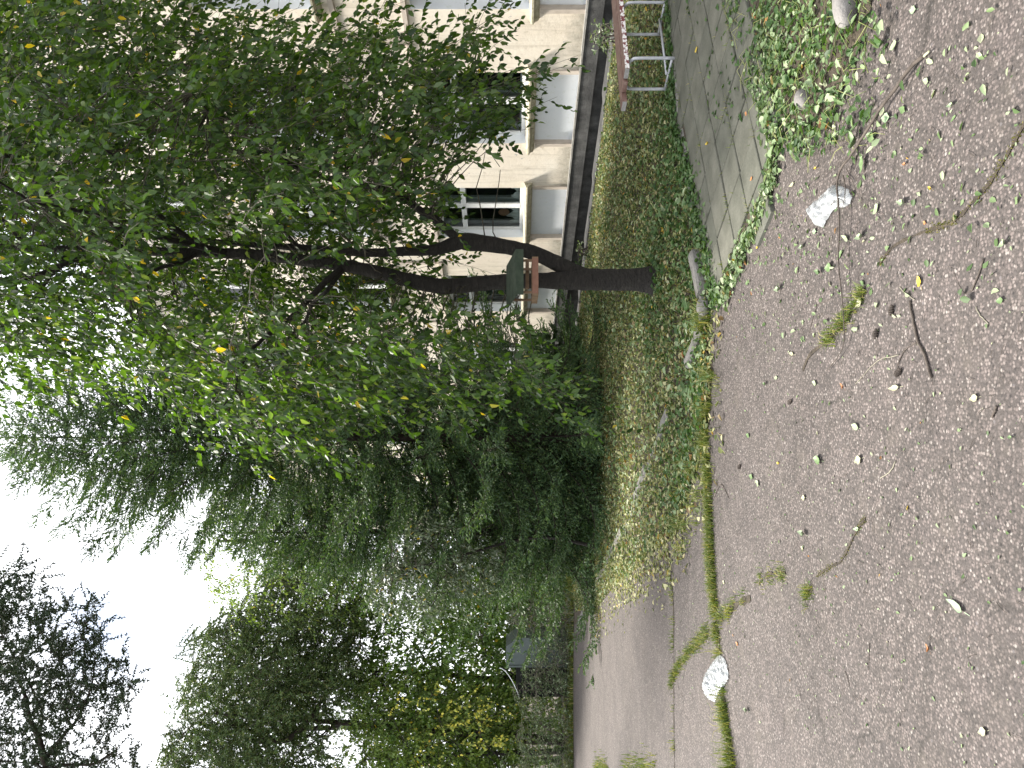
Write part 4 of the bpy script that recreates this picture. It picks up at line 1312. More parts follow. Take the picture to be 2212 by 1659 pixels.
# ================================================================== ground cover
LAWN = [(7.6, 9.5)] + [(p.x, p.y + .02) for p in KERB_BACK] + [(p.x, p.y) for p in VERGE] + [(-5.6, 19.0), (-5.0, 24.0)] \
    + [(WC - WM * Y - .55, Y - .25) for Y in (24, 20, 16, 12, 10.2)]
def scatter(poly, n, rg, near=7.0, pw=1.0):
    xs = [p[0] for p in poly]; ys = [p[1] for p in poly]
    out_ = []
    tot = 0
    while tot < n:
        X = rg.uniform(min(xs), max(xs), 40000); Y = rg.uniform(min(ys), max(ys), 40000)
        k = in_poly_np(X, Y, poly) & (rg.uniform(0, 1, 40000) < np.minimum(1, (near / Y) ** pw))
        out_.append(np.stack([X[k], Y[k]], 1)); tot += k.sum()
    return np.concatenate(out_)[:n]
def ground_z(Y):
    return np.where(Y < 11, 0, -.02 * (Y - 11))
def patch(XY, rg, f):
    """soft random patchiness 0..1"""
    v = np.zeros(len(XY))
    for k in range(5):
        a = rg.uniform(0, 6.28); q = f * rg.uniform(.6, 1.6)
        v += np.sin((XY[:, 0] * math.cos(a) + XY[:, 1] * math.sin(a)) * q + rg.uniform(0, 6.28))
    return .5 + .22 * v
def litter(name, label, cat, XY, rg, mat, s0, s1, zmax=.03, wid=.55, tilt=.45, bias=0.0):
    n = len(XY)
    P = np.stack([XY[:, 0], XY[:, 1], ground_z(XY[:, 1]) + rg.uniform(.004, zmax, n) + bias], 1)
    a = rg.uniform(0, 2 * PI, n)
    Dv = np.stack([np.cos(a), np.sin(a), rg.normal(0, tilt * .6, n)], 1)
    Nv = np.stack([rg.normal(0, tilt, n), rg.normal(0, tilt, n), np.ones(n)], 1)
    V, Fc = leaf_arrays(P, Dv, Nv, rg.uniform(s0, s1, n), wid * rg.uniform(.6, 1.3, n), .2, .25)
    V[:, 2] = np.maximum(V[:, 2], ground_z(V[:, 1]) + .002 + bias * .5)
    return tag(obj(name, V, Fc, mat), label, cat, kind='stuff')
def grass(name, label, XY, rg, mat, h0, h1, w0=.0022, lean=.9, cat='grass'):
    n = len(XY)
    P = np.stack([XY[:, 0], XY[:, 1], ground_z(XY[:, 1]) - .004], 1)
    V, T_ = blade_arrays(P, rg.uniform(h0, h1, n), rg.uniform(.1, lean, n), rg.uniform(w0 * .7, w0 * 1.5, n) * np.maximum(1, P[:, 1] / 8))
    return tag(obj(name, V, T_, mat), label, cat, kind='stuff')

rg = np.random.default_rng(101)
XY = scatter(LAWN, 44000, rg, 7.5, .8)
litter('leaf_litter', 'pale wilted leaves strewn over the lawn before the house', 'leaves', XY, rg, 'lawn_leaf', .030, .062, .035)
XY = scatter(LAWN, 9000, rg, 7.0, 1.0)
litter('leaf_litter', 'larger pale leaves lying on top of the lawn litter', 'leaves', XY, rg, 'wilted_leaf', .05, .085, .045, .5, .6)
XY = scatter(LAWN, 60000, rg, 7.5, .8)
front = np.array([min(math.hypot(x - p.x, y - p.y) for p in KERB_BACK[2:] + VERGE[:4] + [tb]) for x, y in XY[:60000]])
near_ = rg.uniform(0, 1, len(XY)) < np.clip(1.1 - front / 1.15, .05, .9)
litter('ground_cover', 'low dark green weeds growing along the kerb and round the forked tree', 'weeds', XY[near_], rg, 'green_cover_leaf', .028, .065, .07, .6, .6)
XY = scatter(LAWN, 32000, rg, 8, .7)
grass('grass', 'short thin grass between the fallen leaves of the lawn', XY, rg, 'grass_blade', .03, .085)

# verge along the road edge, between kerb and tarmac
VP = [(p.x, p.y) for p in VERGE]
def along(pts, n, rg, width):
    pts = np.array([[p[0], p[1]] for p in pts])
    sl = np.linalg.norm(np.diff(pts, axis=0), axis=1); cs = np.concatenate([[0], np.cumsum(sl)])
    u = rg.uniform(0, cs[-1], n)
    i = np.clip(np.searchsorted(cs, u) - 1, 0, len(sl) - 1)
    f = ((u - cs[i]) / sl[i])[:, None]
    p = pts[i] * (1 - f) + pts[i + 1] * f
    d = (pts[i + 1] - pts[i]) / sl[i][:, None]
    nrm = np.stack([-d[:, 1], d[:, 0]], 1)
    return p + nrm * rg.normal(0, width, n)[:, None]
XY = along(VP[1:5], 6000, rg, .13)
XY = XY[patch(XY, rg, 4) * .6 + patch(XY, rg, 17) * .5 + rg.normal(0, .12, len(XY)) < .46]
grass('grass', 'fresh green grass spilling from the verge onto the asphalt', XY, rg, 'grass_blade', .04, .12, .0022, 1.2)
XY = along(VP, 4200, rg, .20)
XY = XY[patch(XY, rg, 3) + rg.normal(0, .2, len(XY)) < .6]
litter('leaf_litter', 'wilted leaves heaped along the edge of the asphalt', 'leaves', XY, rg, 'lawn_leaf', .03, .065, .04)
XY = along([G(1538, 655), G(1530, 690), G(1522, 715)], 240, rg, .06)
grass('grass', 'tall green grass tuft against the tilted kerb stone', XY, rg, 'grass_blade', .07, .19, .0028, 1.1)

# ---- weeds in the cracks of the asphalt
SHEET_PX = [(1474.7 + a / 3, 1106 + b / 3) for a, b in ((245, 922), (275, 945), (295, 990), (306, 1080), (285, 1115), (250, 1160), (215, 1232), (180, 1215), (150, 1180), (138, 1110), (155, 1050), (195, 985))]
SHEET = [(G(*p).x, G(*p).y) for p in SHEET_PX]
def crack(label, pts, n, wpx, h0, h1, mat='grass_blade', clumpy=1.0, soil=.0):
    wpts = [G(*p) for p in pts]
    XY = along([(p.x, p.y) for p in wpts], n, rg, wpx)
    if clumpy < 1:
        k = patch(XY, rg, 9) < clumpy
        XY = XY[k]
    k = patch(XY, rg, 7) * .6 + patch(XY, rg, 26) * .5 + rg.normal(0, .12, len(XY)) < .66
    XY = XY[k] + rg.normal(0, .012, (k.sum(), 2)) * (mat != 'moss')
    XY = XY[~in_poly_np(XY[:, 0], XY[:, 1], SHEET)]
    o = grass('crack_grass', label, XY, rg, mat, h0, h1 * (1.5 if mat != 'moss' else 1), .0022, 1.25)
    if soil:
        vs, fs = [], []
        pth = smooth_path([(p.x, p.y) for p in wpts], 6)
        for i, p in enumerate(pth):
            q = pth[min(i + 1, len(pth) - 1)] - pth[max(i - 1, 0)]
            q = np.array([-q[1], q[0]]) / (np.linalg.norm(q) + 1e-9)
            w_ = soil * random.uniform(.15, 1.1)
            for s_ in (-1, 1):
                vs.append((p[0] + q[0] * w_ * s_, p[1] + q[1] * w_ * s_, hz(p[1]) + .004))
        for i in range(len(pth) - 1):
            fs.append((i * 2, i * 2 + 1, i * 2 + 3, i * 2 + 2))
        so = obj('crack', vs, fs, 'soil')
        tag(so, 'soil-filled crack in the asphalt under the ' + label.split(' ', 1)[1], 'crack', kind='structure')
CA = [(1518, 900), (1530, 1000), (1534, 1100), (1538, 1200), (1545, 1300), (1552, 1400), (1562, 1500), (1575, 1600), (1590, 1700)]
crack('a long strip of grass growing in the wide crack across the asphalt', CA, 9500, .042, .018, .055, soil=.06)
crack('the longer blades standing in the wide crack near the plastic sheet', CA[-4:], 500, .03, .05, .13)
crack('a thin line of weeds in the farther straight crack', [(1440, 1180), (1454, 1290), (1456, 1420), (1456, 1540), (1458, 1700)], 1100, .022, .015, .05, clumpy=.55, soil=.018)
crack('the bushy grass where two cracks cross beside the plastic sheet', [(1448, 1478), (1470, 1432), (1500, 1398), (1545, 1348), (1590, 1308), (1622, 1292)], 2600, .030, .015, .045, 'grass_blade', .9, soil=.03)
crack('the isolated yellow green tufts on the open asphalt', [(1640, 1262), (1655, 1245), (1680, 1240), (1698, 1238)], 420, .03, .012, .035, soil=.02)
crack('the small grass tuft alone on the bare asphalt', [(1738, 1290), (1748, 1280), (1755, 1272)], 130, .02, .015, .04, soil=.015)
crack('the mossy end of the diagonal crack', [(1765, 1245), (1800, 1222), (1820, 1210), (1850, 1150), (1870, 1120)], 600, .008, .004, .014, 'moss', soil=.008)
crack('a line of weeds in the diagonal crack below the forked tree', [(1735, 800), (1752, 765), (1790, 735), (1820, 700), (1845, 660), (1870, 625)], 900, .018, .012, .040, clumpy=.6, soil=.014)
crack('the mossy crack running to the corner of the picture', [(1900, 570), (1935, 530), (2000, 500), (2060, 480), (2100, 440), (2140, 395), (2180, 330), (2230, 240)], 1500, .008, .003, .014, 'moss', .6, soil=.008)
for lab, pts, n in (('clump of grass at the far edge of the road', [(1288, 1672), (1300, 1660), (1316, 1670)], 500), ('clump of grass at the near edge of the road', [(1350, 1676), (1385, 1662), (1422, 1674)], 600)):
    XY = along([(G(*p).x, G(*p).y) for p in pts], n, rg, .09)
    grass('grass', lab, XY, rg, 'grass_blade', .05, .14, .003, 1.1)
XY = scatter([(-14, 20), (-9.2, 18), (-6.9, 13.6), (-4.4, 8.3), (-14, 8)], 9000, rg, 9, .5)
grass('grass', 'grass of the lawn where the road leaves the picture', XY, rg, 'grass_blade', .05, .15, .003)
XY = scatter([(-16, 20.4), (-4, 20.0), (-4, 23), (-16, 23)], 14000, rg, 9, .2)
grass('grass', 'yellowing grass along the far edge of the road', XY, rg, 'grass_blade', .06, .2, .003)

# ---- heap of wilted leaves beside the paving
PILE = [G(*p) for p in ((1565, -120), (1580, 40), (1590, 120), (1632, 200), (1690, 310), (1740, 345), (1820, 320), (1900, 330), (1965, 300), (1990, 180), (1950, 80), (1975, -120))]
PILE = [(p.x, p.y) for p in PILE]
so = sheet('soil_patch', [(G(*p).x, G(*p).y) for p in ((1606, -120), (1625, 60), (1650, 160), (1695, 270), (1735, 300), (1790, 250), (1820, 200), (1850, 120), (1880, 40), (1900, -120))], .004, 'soil')
tag(so, 'dark soil spread over the asphalt beside the paving', 'soil', kind='structure')
XY = scatter(PILE, 4600, rg, 9, 0)
k = rg.uniform(0, 1, len(XY)) < np.clip((XY[:, 1] - 2.7) / 1.6 + .05, .06, 1) * (.35 + .9 * patch(XY, rg, 4))
XY = XY[k]
mix_ = rg.uniform(0, 1, len(XY)) < .45
litter('leaf_heap', 'heap of wilted pale green leaves on the asphalt beside the paving', 'leaves', XY[mix_], rg, 'wilted_leaf', .018, .060, .05, .5, .5)
litter('leaf_heap', 'darker green weed leaves mixed into the heap beside the paving', 'leaves', XY[~mix_], rg, 'green_cover_leaf', .018, .060, .05, .55, .55)
XY = scatter(PILE, 230, rg, 9, 0)
segs = []
for x, y in XY[XY[:, 1] > 3.1]:
    a = rg.uniform(0, 6.28); l_ = rg.uniform(.06, .2)
    e = np.array([math.cos(a), math.sin(a), 0]) * l_
    o = np.array([x, y, rg.uniform(.004, .04)])
    segs.append((np.array([o, o + e * .5 + np.array([0, 0, rg.uniform(0, .05)]) + rg.normal(0, .01, 3) * np.array([1, 1, 0]), o + e]), .0022, .001))
V, Fc = strand_arrays(segs)
tag(obj('stalks', V, Fc, 'stalk'), 'thin pale green stalks lying in the leaf heap', 'stalks', kind='stuff')
# leaves fallen over the paving
PIN = [(x, y) for x, y in PATH]
XY = scatter(PIN, 330, rg, 9, 0)
k = patch(XY, rg, 3) > .5
litter('leaf_litter', 'fallen leaves lying on the concrete slabs', 'leaves', XY[k], rg, 'green_cover_leaf', .03, .06, .012, .6, .25, .024)
XY = along([(p[0], p[1]) for p in PATH[6:13]], 900, rg, .045)
litter('leaf_litter', 'leaves heaped along the front edge of the concrete slabs', 'leaves', XY, rg, 'wilted_leaf', .03, .06, .045, .6, .5)
XY = along([(p[0], p[1]) for p in PATH[1:7]], 1600, rg, .055)
litter('ground_cover', 'green weeds along the back edge of the concrete slabs', 'weeds', XY, rg, 'green_cover_leaf', .03, .06, .05, .6, .6)
joint = []
for i in range(-12, 13):
    for j in range(-12, 13):
        c = A0 + e1 * T * i + e2 * T * j
        if in_poly(c.x, c.y, PATH) and random.random() < .55:
            for _ in range(random.choice((6, 14, 40))):
                q = random.choice((e1, e2))
                p = c + q * random.uniform(-.14, .14)
                joint.append((p.x + random.uniform(-.006, .006), p.y + random.uniform(-.006, .006)))
XY = np.array(joint)
o = grass('crack_grass', 'tiny weeds in the joints between the concrete slabs', XY, rg, 'grass_blade', .03, .07, .002)
# bits scattered over the asphalt: leaf fragments, needles, crumbs
FG = [(p.x, p.y) for p in (G(2230, -60), G(2230, 1720), G(1420, 1500), G(1560, 900), G(1560, 700), G(1640, 500))]
XY = scatter(FG, 900, rg, 3.5, 1.0)
litter('leaf_crumbs', 'crumbs of dry leaf scattered over the asphalt', 'crumbs', XY, rg, 'wilted_leaf', .006, .022, .006, .5, .25)
XY = scatter([(p.x, p.y) for p in (G(2230, -60), G(2230, 620), G(1650, 760), G(1590, 640), G(1680, 400))], 300, rg, 4, .5)
litter('leaf_crumbs', 'small torn leaves scattered on the asphalt round the fallen branch', 'crumbs', XY, rg, 'wilted_leaf', .012, .042, .012, .5, .5)
segs = []
for x, y in scatter(FG, 420, rg, 3.2, 1.2):
    a = rg.uniform(0, 6.28); l_ = rg.uniform(.015, .055)
    o = np.array([x, y, .004]); e = o + np.array([math.cos(a), math.sin(a), 0]) * l_
    segs.append((np.array([o, (o + e) / 2 + np.array([rg.normal(0, .004), rg.normal(0, .004), .004]), e]), .0012, .0008))
V, Fc = strand_arrays(segs)
tag(obj('needle_crumbs', V, Fc, 'dead_wood'), 'dry needles and twig bits scattered over the asphalt', 'crumbs', kind='stuff')

# ================================================================== things lying on the ground
def big_leaf_mesh(name, mat, wid, curl, fold, lob=0, seed=0):
    rg_ = np.random.default_rng(seed)
    n = 9
    vs, fs = [], []
    mid, lf, rt = [], [], []
    for i in range(n):
        u = i / (n - 1)
        w_ = wid * .5 * math.sin(PI * min(1, u ** .75)) ** .8 * (1 + lob * math.sin(u * 11) + rg_.normal(0, .05))
        z = .03 + curl * (u - .5) ** 2 * 1.4 + rg_.normal(0, .006)
        mid.append((0, u, z))
        lf.append((-w_, u + .02, z + fold * w_ + rg_.normal(0, .018)))
        rt.append((w_, u + .02, z + fold * w_ + rg_.normal(0, .018)))
    vs = mid + lf + rt
    for i in range(n - 1):
        fs.append((n + i, i, i + 1, n + i + 1))
        fs.append((i, 2 * n + i, 2 * n + i + 1, i + 1))
    k = len(vs)
    vs += [(-.012, .02, .03), (.012, .02, .03), (.03, -.3, .015), (.012, -.3, .015)]
    fs.append((k, k + 1, k + 2, k + 3))
    me = bpy.data.meshes.new(name)
    me.from_pydata(vs, [], fs); me.materials.append(MATS[mat])
    me.polygons.foreach_set('use_smooth', np.ones(len(me.polygons), bool))
    return me
SHAPES = {'broad': (.62, .35, .35, 0), 'long': (.30, .25, .3, 0), 'curled': (.5, 1.1, 1.0, .1), 'oval': (.5, .2, .25, 0)}
WORDS = {'pale': 'pale green', 'cream': 'cream coloured', 'gold': 'bright yellow', 'rust': 'rust brown', 'green': 'dark green', 'mint': 'mint green'}
LM = {}
FALL = [ # x, y, length in photo units, colour, shape, turn, where
    (1990, 620, 27, 'gold', 'broad', 20, 'on bare asphalt above the dark stick'), (2115, 858, 27, 'cream', 'broad', 100, 'near the picture edge on bare asphalt'),
    (1945, 836, 42, 'cream', 'long', 95, 'beside the foot of the dark stick'), (1856, 925, 30, 'pale', 'oval', 80, 'on open asphalt'), (1863, 990, 30, 'cream', 'broad', 110, 'with a stalk, on asphalt below the pale oval leaf'),
    (1776, 996, 34, 'green', 'broad', 85, 'on open asphalt'), (1683, 1001, 13, 'gold', 'oval', 90, 'on open asphalt'), (1865, 646, 30, 'cream', 'broad', 120, 'at the end of the weedy diagonal crack'),
    (2170, 648, 24, 'green', 'broad', 90, 'near the picture edge on bare asphalt'), (1868, 615, 20, 'green', 'oval', 60, 'beside the weedy diagonal crack'), (1620, 943, 20, 'green', 'oval', 80, 'on asphalt close to the grassy verge'),
    (1628, 1032, 24, 'green', 'oval', 85, 'touching a broad pale green leaf on asphalt'), (1641, 1050, 20, 'pale', 'broad', 60, 'on open asphalt'), (1741, 1075, 20, 'cream', 'broad', 100, 'on asphalt below the broad dark green leaf'),
    (1680, 816, 17, 'pale', 'oval', 90, 'on asphalt before the long grassy verge'), (1658, 830, 17, 'green', 'curled', 85, 'on open asphalt'), (1765, 830, 20, 'pale', 'broad', 75, 'below the weedy diagonal crack'),
    (1716, 766, 26, 'cream', 'long', 80, 'beside the weedy diagonal crack'), (1825, 840, 16, 'rust', 'curled', 40, 'on open asphalt'), (1691, 620, 28, 'pale', 'curled', 95, 'on asphalt before the paving tip'),
    (1618, 610, 20, 'green', 'oval', 90, 'on asphalt before the paving tip'), (2191, 943, 16, 'green', 'curled', 100, 'near the picture edge on bare asphalt'),
    (2085, 1323, 60, 'mint', 'long', 78, 'alone on the open asphalt'), (1858, 1143, 30, 'mint', 'long', 100, 'at the mossy end of the diagonal crack'), (1743, 1156, 26, 'pale', 'curled', 85, 'on open asphalt'),
    (1736, 1186, 13, 'cream', 'broad', 80, 'tiny, beside the isolated grass tufts'), (2010, 1409, 18, 'rust', 'curled', 30, 'on asphalt below the mint green leaf'), (2133, 1579, 30, 'cream', 'broad', 120, 'below the mint green leaf at the picture corner'),
    (1595, 1393, 17, 'rust', 'oval', 90, 'beside the grassy crack'), (1566, 1261, 15, 'cream', 'oval', 80, 'beside the grassy crack'), (1618, 1536, 20, 'pale', 'curled', 100, 'beside the grassy crack'),
    (1958, 240, 32, 'green', 'oval', 60, 'below the fallen branch'), (1925, 253, 34, 'mint', 'broad', 75, 'below the fallen branch'), (1893, 300, 38, 'green', 'broad', 60, 'under the fallen branch'),
    (1852, 322, 42, 'green', 'curled', 10, 'hooked on the fallen branch'), (1866, 335, 40, 'green', 'oval', 160, 'hooked on the fallen branch'), (1981, 20, 27, 'mint', 'broad', 70, 'at the picture edge past the leaf heap'),
    (1918, 87, 38, 'green', 'curled', 85, 'at the rim of the leaf heap'), (1941, 90, 32, 'pale', 'broad', 95, 'at the rim of the leaf heap'), (2008, 177, 24, 'pale', 'broad', 60, 'past the broken end of the fallen branch'),
    (2065, 223, 22, 'pale', 'curled', 90, 'past the broken end of the fallen branch'), (2067, 248, 24, 'green', 'long', 110, 'past the broken end of the fallen branch'), (1900, 440, 28, 'pale', 'broad', 130, 'beside the plastic bag'),
    (1961, 440, 30, 'pale', 'curled', 70, 'past the plastic bag'), (2015, 410, 14, 'gold', 'curled', 50, 'past the plastic bag'), (1961, 353, 15, 'rust', 'curled', 80, 'past the plastic bag'),
    (2001, 483, 13, 'rust', 'broad', 60, 'past the plastic bag'), (2178, 517, 26, 'pale', 'curled', 120, 'near the picture edge on bare asphalt'), (1638, 533, 14, 'gold', 'oval', 90, 'at the front edge of the slabs'),
    (1508, 103, 22, 'gold', 'oval', 90, 'on the concrete slabs'), (1533, 307, 15, 'gold', 'curled', 90, 'on the concrete slabs'), (1615, 247, 15, 'rust', 'broad', 60, 'on the concrete slabs'), (1626, 383, 15, 'rust', 'oval', 100, 'on the concrete slabs'),
    (1835, 520, 34, 'pale', 'long', 60, 'beside the thin end of the fallen branch'), (1822, 540, 34, 'green', 'long', 120, 'beside the thin end of the fallen branch'), (1800, 575, 34, 'green', 'broad', 90, 'under the thin end of the fallen branch'),
    (1778, 590, 26, 'green', 'curled', 70, 'under the thin end of the fallen branch'), (1870, 505, 30, 'pale', 'curled', 100, 'beside the thin end of the fallen branch'), (1740, 530, 22, 'pale', 'curled', 95, 'between the slabs and the plastic bag'),
    (1765, 500, 20, 'mint', 'broad', 80, 'touching the plastic bag'), (1717, 395, 26, 'cream', 'long', 92, 'between the slabs and the plastic bag'), (1768, 362, 14, 'gold', 'curled', 80, 'under the thin twigs of the fallen branch')]
seen = {}
for x, y, ln, colr, shp, turn, where in FALL:
    key = (colr, shp)
    if key not in LM:
        LM[key] = big_leaf_mesh('fallen_leaf', colr + '_leaf', *SHAPES[shp], seed=len(LM))
    slab_z = .026 if where.endswith('slabs') and 'edge' not in where else .0
    p = G(x, y, slab_z + (.012 if 'hooked' in where else .002))
    o = bpy.data.objects.new('fallen_leaf', LM[key])
    sz = ln * p.y / F
    # lengths measured along the ground towards the viewer are foreshortened
    o.location = p; o.scale = (sz, sz, sz)
    o.rotation_euler = (random.uniform(-.05, .05), random.uniform(-.08, .08), math.radians(turn - 90))
    link(o)
    shape_w = {'broad': 'broad', 'long': 'slender', 'curled': 'curled', 'oval': 'oval'}[shp]
    tag(o, f'{WORDS[colr]} {shape_w} fallen leaf {where}', 'leaf', 'leaves fallen on the asphalt and slabs')

def zoomB(x, y):      # photo position from a position in the third upper view
    return (x / 3 + 1474.7, y / 3)
def zoomC(x, y):
    return (x / 3 + 1474.7, y / 3 + 553)
def ground_tube(mb, pts, r0, r1, lift=.0, hump=0.0):
    n = len(pts)
    P_ = []
    for i, p in enumerate(pts):
        z = lift + hump * math.sin(PI * i / max(1, n - 1)) + (r0 + (r1 - r0) * i / (n - 1))
        P_.append((*G(*p, z), r0 + (r1 - r0) * i / (n - 1)))
    q = smooth_path(P_, 4)
    q = [(*(a[:3] + np.append(RNG.normal(0, .0012, 2), 0)), a[3]) for a in q]
    mb.tube([Vector(a[:3]) for a in q], [max(a[3], .0006) for a in q], 6)
    return mb
base = G(*zoomB(1150, 910))
fb_ = thing('fallen_branch', 'long thin dead branch with twigs lying across the leaf heap and plastic bag', 'branch', tuple(base))
main = [zoomB(*p) for p in ((1560, 365), (1480, 430), (1380, 570), (1290, 690), (1220, 800), (1150, 910), (1080, 1020), (1025, 1090), (1000, 1190), (1010, 1330), (1015, 1480), (1008, 1640))] \
     + [zoomC(*p) for p in ((1015, 120), (1038, 330), (1045, 560), (1000, 660), (930, 745))]
ground_tube(MB(), main, .0075, .0016, .012, .03).build('stem', 'dead_wood', fb_, True)
for tw, r0 in (([(1040, 1140), (1052, 1200), (1050, 1280), (1020, 1400)], .003), ([(1005, 1240), (985, 1300), (940, 1355)], .0024), ([(1080, 1020), (960, 1110), (800, 1230), (690, 1300)], .0016),
               ([(1090, 1000), (960, 1090), (830, 1180), (740, 1250)], .0013), ([(1100, 900), (900, 960), (620, 1040), (390, 1140)], .0016), ([(1060, 1090), (1110, 1200), (1165, 1330), (1215, 1420)], .0015),
               ([(1075, 1080), (1130, 1180), (1150, 1260)], .0012), ([(1000, 1200), (880, 1290), (820, 1330)], .0014), ([(1380, 560), (1480, 490), (1600, 430)], .0013), ([(1290, 690), (1340, 620), (1400, 560)], .0012),
               ([(1130, 900), (900, 1000), (700, 1040)], .0011)):
    ground_tube(MB(), [zoomB(*p) for p in tw], r0, .0006, .015, .02).build('twig', 'dead_wood', fb_, True)
ground_tube(MB(), [zoomB(1562, 365), zoomB(1600, 330)], .0055, .0035, .012).build('broken_end', 'cream_leaf', fb_, True)

def stick(name, label, runs, mat='dead_wood', cat='stick'):
    b_ = G(*runs[0][0][0])
    t = thing(name, label, cat, tuple(b_), 'sticks on the asphalt')
    for i, (pts, r0, r1, lift) in enumerate(runs):
        ground_tube(MB(), pts, r0, r1, lift).build('stem' if i == 0 else 'twig', mat, t, True)
stick('stick', 'dark forked stick lying alone on the open asphalt', [([zoomC(*p) for p in ((1470, 290), (1490, 400), (1520, 540), (1570, 650), (1610, 790))], .0042, .0050, .001),
      ([zoomC(*p) for p in ((1515, 560), (1440, 610), (1400, 690), (1388, 765))], .0022, .0016, .002)])
stick('stick', 'thin pale twig crossing the asphalt beside the dark forked stick', [([zoomC(*p) for p in ((1400, 640), (1300, 665), (1240, 700), (1120, 830))], .0018, .001, .001)], 'pale_twig')
stick('stick', 'straight brown twig near the right-hand corner of the open asphalt', [([zoomC(*p) for p in ((1950, 20), (1915, 120), (1872, 225))], .0030, .0024, .001), ([zoomC(*p) for p in ((1880, 215), (1820, 240), (1760, 110))], .001, .0007, .001)])
stick('stick', 'short curved white twig above the bright yellow leaf', [([zoomC(*p) for p in ((1405, 200), (1440, 235), (1505, 285))], .0018, .0012, .001)], 'pale_twig')
stick('stick', 'short curved white twig beyond the dark forked stick', [([zoomC(*p) for p in ((1900, 330), (1930, 390), (1982, 437))], .0018, .0014, .001)], 'pale_twig')
stick('stick', 'pale twig under the cream leaves on open asphalt', [([zoomC(*p) for p in ((1380, 1330), (1340, 1400), (1280, 1442))], .0024, .0016, .001)], 'pale_twig')
stick('stick', 'thin dark straight twig below the grassy tufts', [([(1474.7 + a / 3, 1106 + b / 3) for a, b in ((1210, 850), (1207, 940), (1204, 1025))], .0016, .0012, .001)])
stick('stick', 'short dark twig near the mint green leaf', [([(1474.7 + a / 3, 1106 + b / 3) for a, b in ((1048, 1030), (1070, 1080), (1078, 1130))], .0016, .0012, .001)])
stick('stick', 'thin dark twig lying among the crumbs before the paving tip', [([zoomC(*p) for p in ((870, 310), (840, 420), (820, 500))], .0016, .0012, .001), ([zoomC(*p) for p in ((870, 320), (960, 270), (980, 200))], .0009, .0006, .001)])
stick('stick', 'dark thick twig at the picture edge', [([zoomC(*p) for p in ((2035, 970), (2020, 1010), (2005, 1045))], .004, .0035, .001)])
stick('stick', 'small bent twig beside the verge grass', [([zoomC(*p) for p in ((205, 1560), (250, 1480), (300, 1570))], .0028, .002, .001)])

# cones dropped on the asphalt
cm = MB()
for i in range(5):
    cm.tube([(0, -.022 + .009 * i, .010), (0, -.022 + .009 * i + .006, .010), (0, -.022 + .009 * (i + 1), .010)], [.004 + .004 * math.sin(PI * i / 4), .010 * math.sin(PI * (i + .8) / 5.4) + .003, .004 + .003 * math.sin(PI * (i + 1) / 5)], 8)
me = bpy.data.meshes.new('cone'); me.from_pydata(cm.v, [], cm.f); me.materials.append(MATS['dead_wood'])
for k, (x, y, a, lab) in enumerate(((1930, 670, 75, 'small brown cone beside the dark forked stick'), (1896, 721, 70, 'small brown cone on asphalt between the crack and the stick'), (1945, 805, 40, 'dark round cone touching the dark forked stick'),
                             (1710, 868, 30, 'tiny dark cone on asphalt far below the paving tip'), (1600, 1008, 50, 'tiny dark cone close to the grassy verge'))):
    o = bpy.data.objects.new('larch_cone', me); o.location = G(x, y); o.rotation_euler = (0, 0, math.radians(a)); link(o)
    tag(o, lab, 'cone', 'cones on the asphalt')

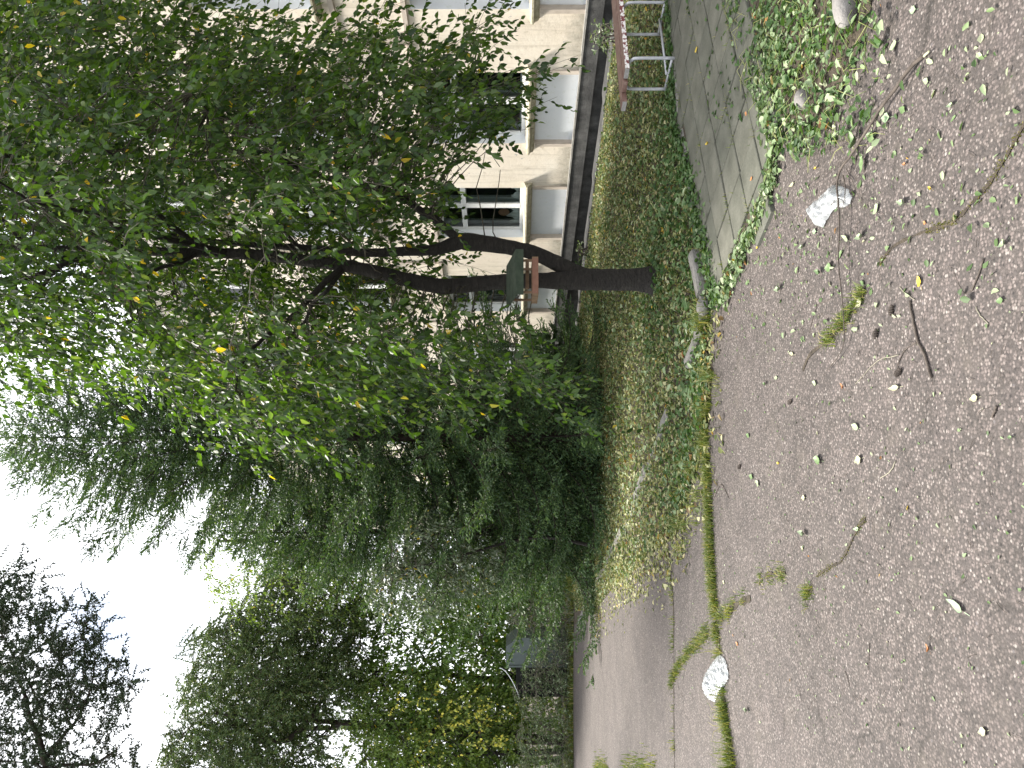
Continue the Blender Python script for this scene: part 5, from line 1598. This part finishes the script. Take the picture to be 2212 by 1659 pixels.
# ---- plastic
def film(name, label, outline, h, seed, cat):
    rg_ = np.random.default_rng(seed)
    P_ = np.array([[G(*p).x, G(*p).y] for p in outline])
    bm = bmesh.new()
    bm.faces.new([bm.verts.new((x, y, 0)) for x, y in P_])
    bmesh.ops.triangulate(bm, faces=bm.faces[:])
    for _ in range(6):
        bmesh.ops.subdivide_edges(bm, edges=[e for e in bm.edges if e.calc_length() > .009], cuts=1, use_grid_fill=False)
        bmesh.ops.triangulate(bm, faces=bm.faces[:])
    c = P_.mean(0); R_ = np.max(np.linalg.norm(P_ - c, axis=1))
    pl = [tuple(p) for p in P_]
    wv_ = [(rg_.uniform(0, 6.28), rg_.uniform(50, 190), rg_.uniform(0, 6.28), rg_.uniform(.004, .012)) for _ in range(12)]
    for v in bm.verts:
        e = edge_dist(v.co.x, v.co.y, pl)
        u = min(1, e / (.38 * R_))
        z = h * math.sqrt(u) * (.6 + .4 * math.sin(v.co.x * 23 + seed) * math.cos(v.co.y * 19))
        for a, f, p, am in wv_:
            z += am * (.25 + u) * (1 - abs(math.sin((v.co.x * math.cos(a) + v.co.y * math.sin(a)) * f * .5 + p)) ** .6) * 1.2
        v.co.z = max(.006, z + .004)
    bmesh.ops.recalc_face_normals(bm, faces=bm.faces[:])
    me = bpy.data.meshes.new(name); bm.to_mesh(me); bm.free()
    me.polygons.foreach_set('use_smooth', np.ones(len(me.polygons), bool))
    me.materials.append(MATS['plastic'])
    o = bpy.data.objects.new(name, me); link(o)
    return tag(o, label, cat)
film('plastic_bag', 'crumpled white plastic bag lying under the fallen branch', [zoomB(*p) for p in ((880, 1300), (930, 1250), (985, 1200), (1040, 1205), (1090, 1225), (1115, 1280), (1100, 1320), (1060, 1345), (1010, 1340), (975, 1385), (945, 1430), (925, 1475), (880, 1460), (845, 1410), (830, 1350))], .045, 3, 'plastic bag')
film('plastic_sheet', 'thin clear plastic sheet lying on the grassy crack', SHEET_PX, .02, 5, 'plastic sheet')

# ---- stones by the leaf heap
def rock(name, label, c, dims, rot, seed, mat='stone'):
    bm = bmesh.new()
    bmesh.ops.create_icosphere(bm, subdivisions=3, radius=1)
    rg_ = np.random.default_rng(seed)
    wv_ = [(rg_.normal(0, 1, 3), rg_.uniform(0, 6)) for _ in range(6)]
    for v in bm.verts:
        d = 1 + sum(.035 * math.sin(2.2 * float(np.dot(k_, v.co)) + p) for k_, p in wv_)
        v.co = Vector((math.copysign(abs(v.co.x) ** .8, v.co.x) * dims[0], math.copysign(abs(v.co.y) ** .8, v.co.y) * dims[1], v.co.z * dims[2])) * d
    me = bpy.data.meshes.new(name); bm.to_mesh(me); bm.free()
    me.polygons.foreach_set('use_smooth', np.ones(len(me.polygons), bool))
    me.materials.append(MATS[mat])
    o = bpy.data.objects.new(name, me); o.location = c; o.rotation_euler = (0, 0, rot); link(o)
    return tag(o, label, 'stone', 'stones by the leaf heap')
p = G(1835, 18, .02)
rock('stone', 'long rounded grey stone at the edge of the leaf heap', (p.x + .03, p.y, .035), (.12, .05, .05), .12, 1)
p = G(1740, 215)
rock('stone', 'dark grey stone half buried in the leaf heap', (p.x, p.y, .012), (.06, .045, .04), .6, 2)
p = G(1532, 655)
rock('stone', 'broken lump of kerb between the tilted kerb stones', (p.x - .03, p.y - .02, .05), (.07, .06, .05), .3, 3, 'kerb_concrete')
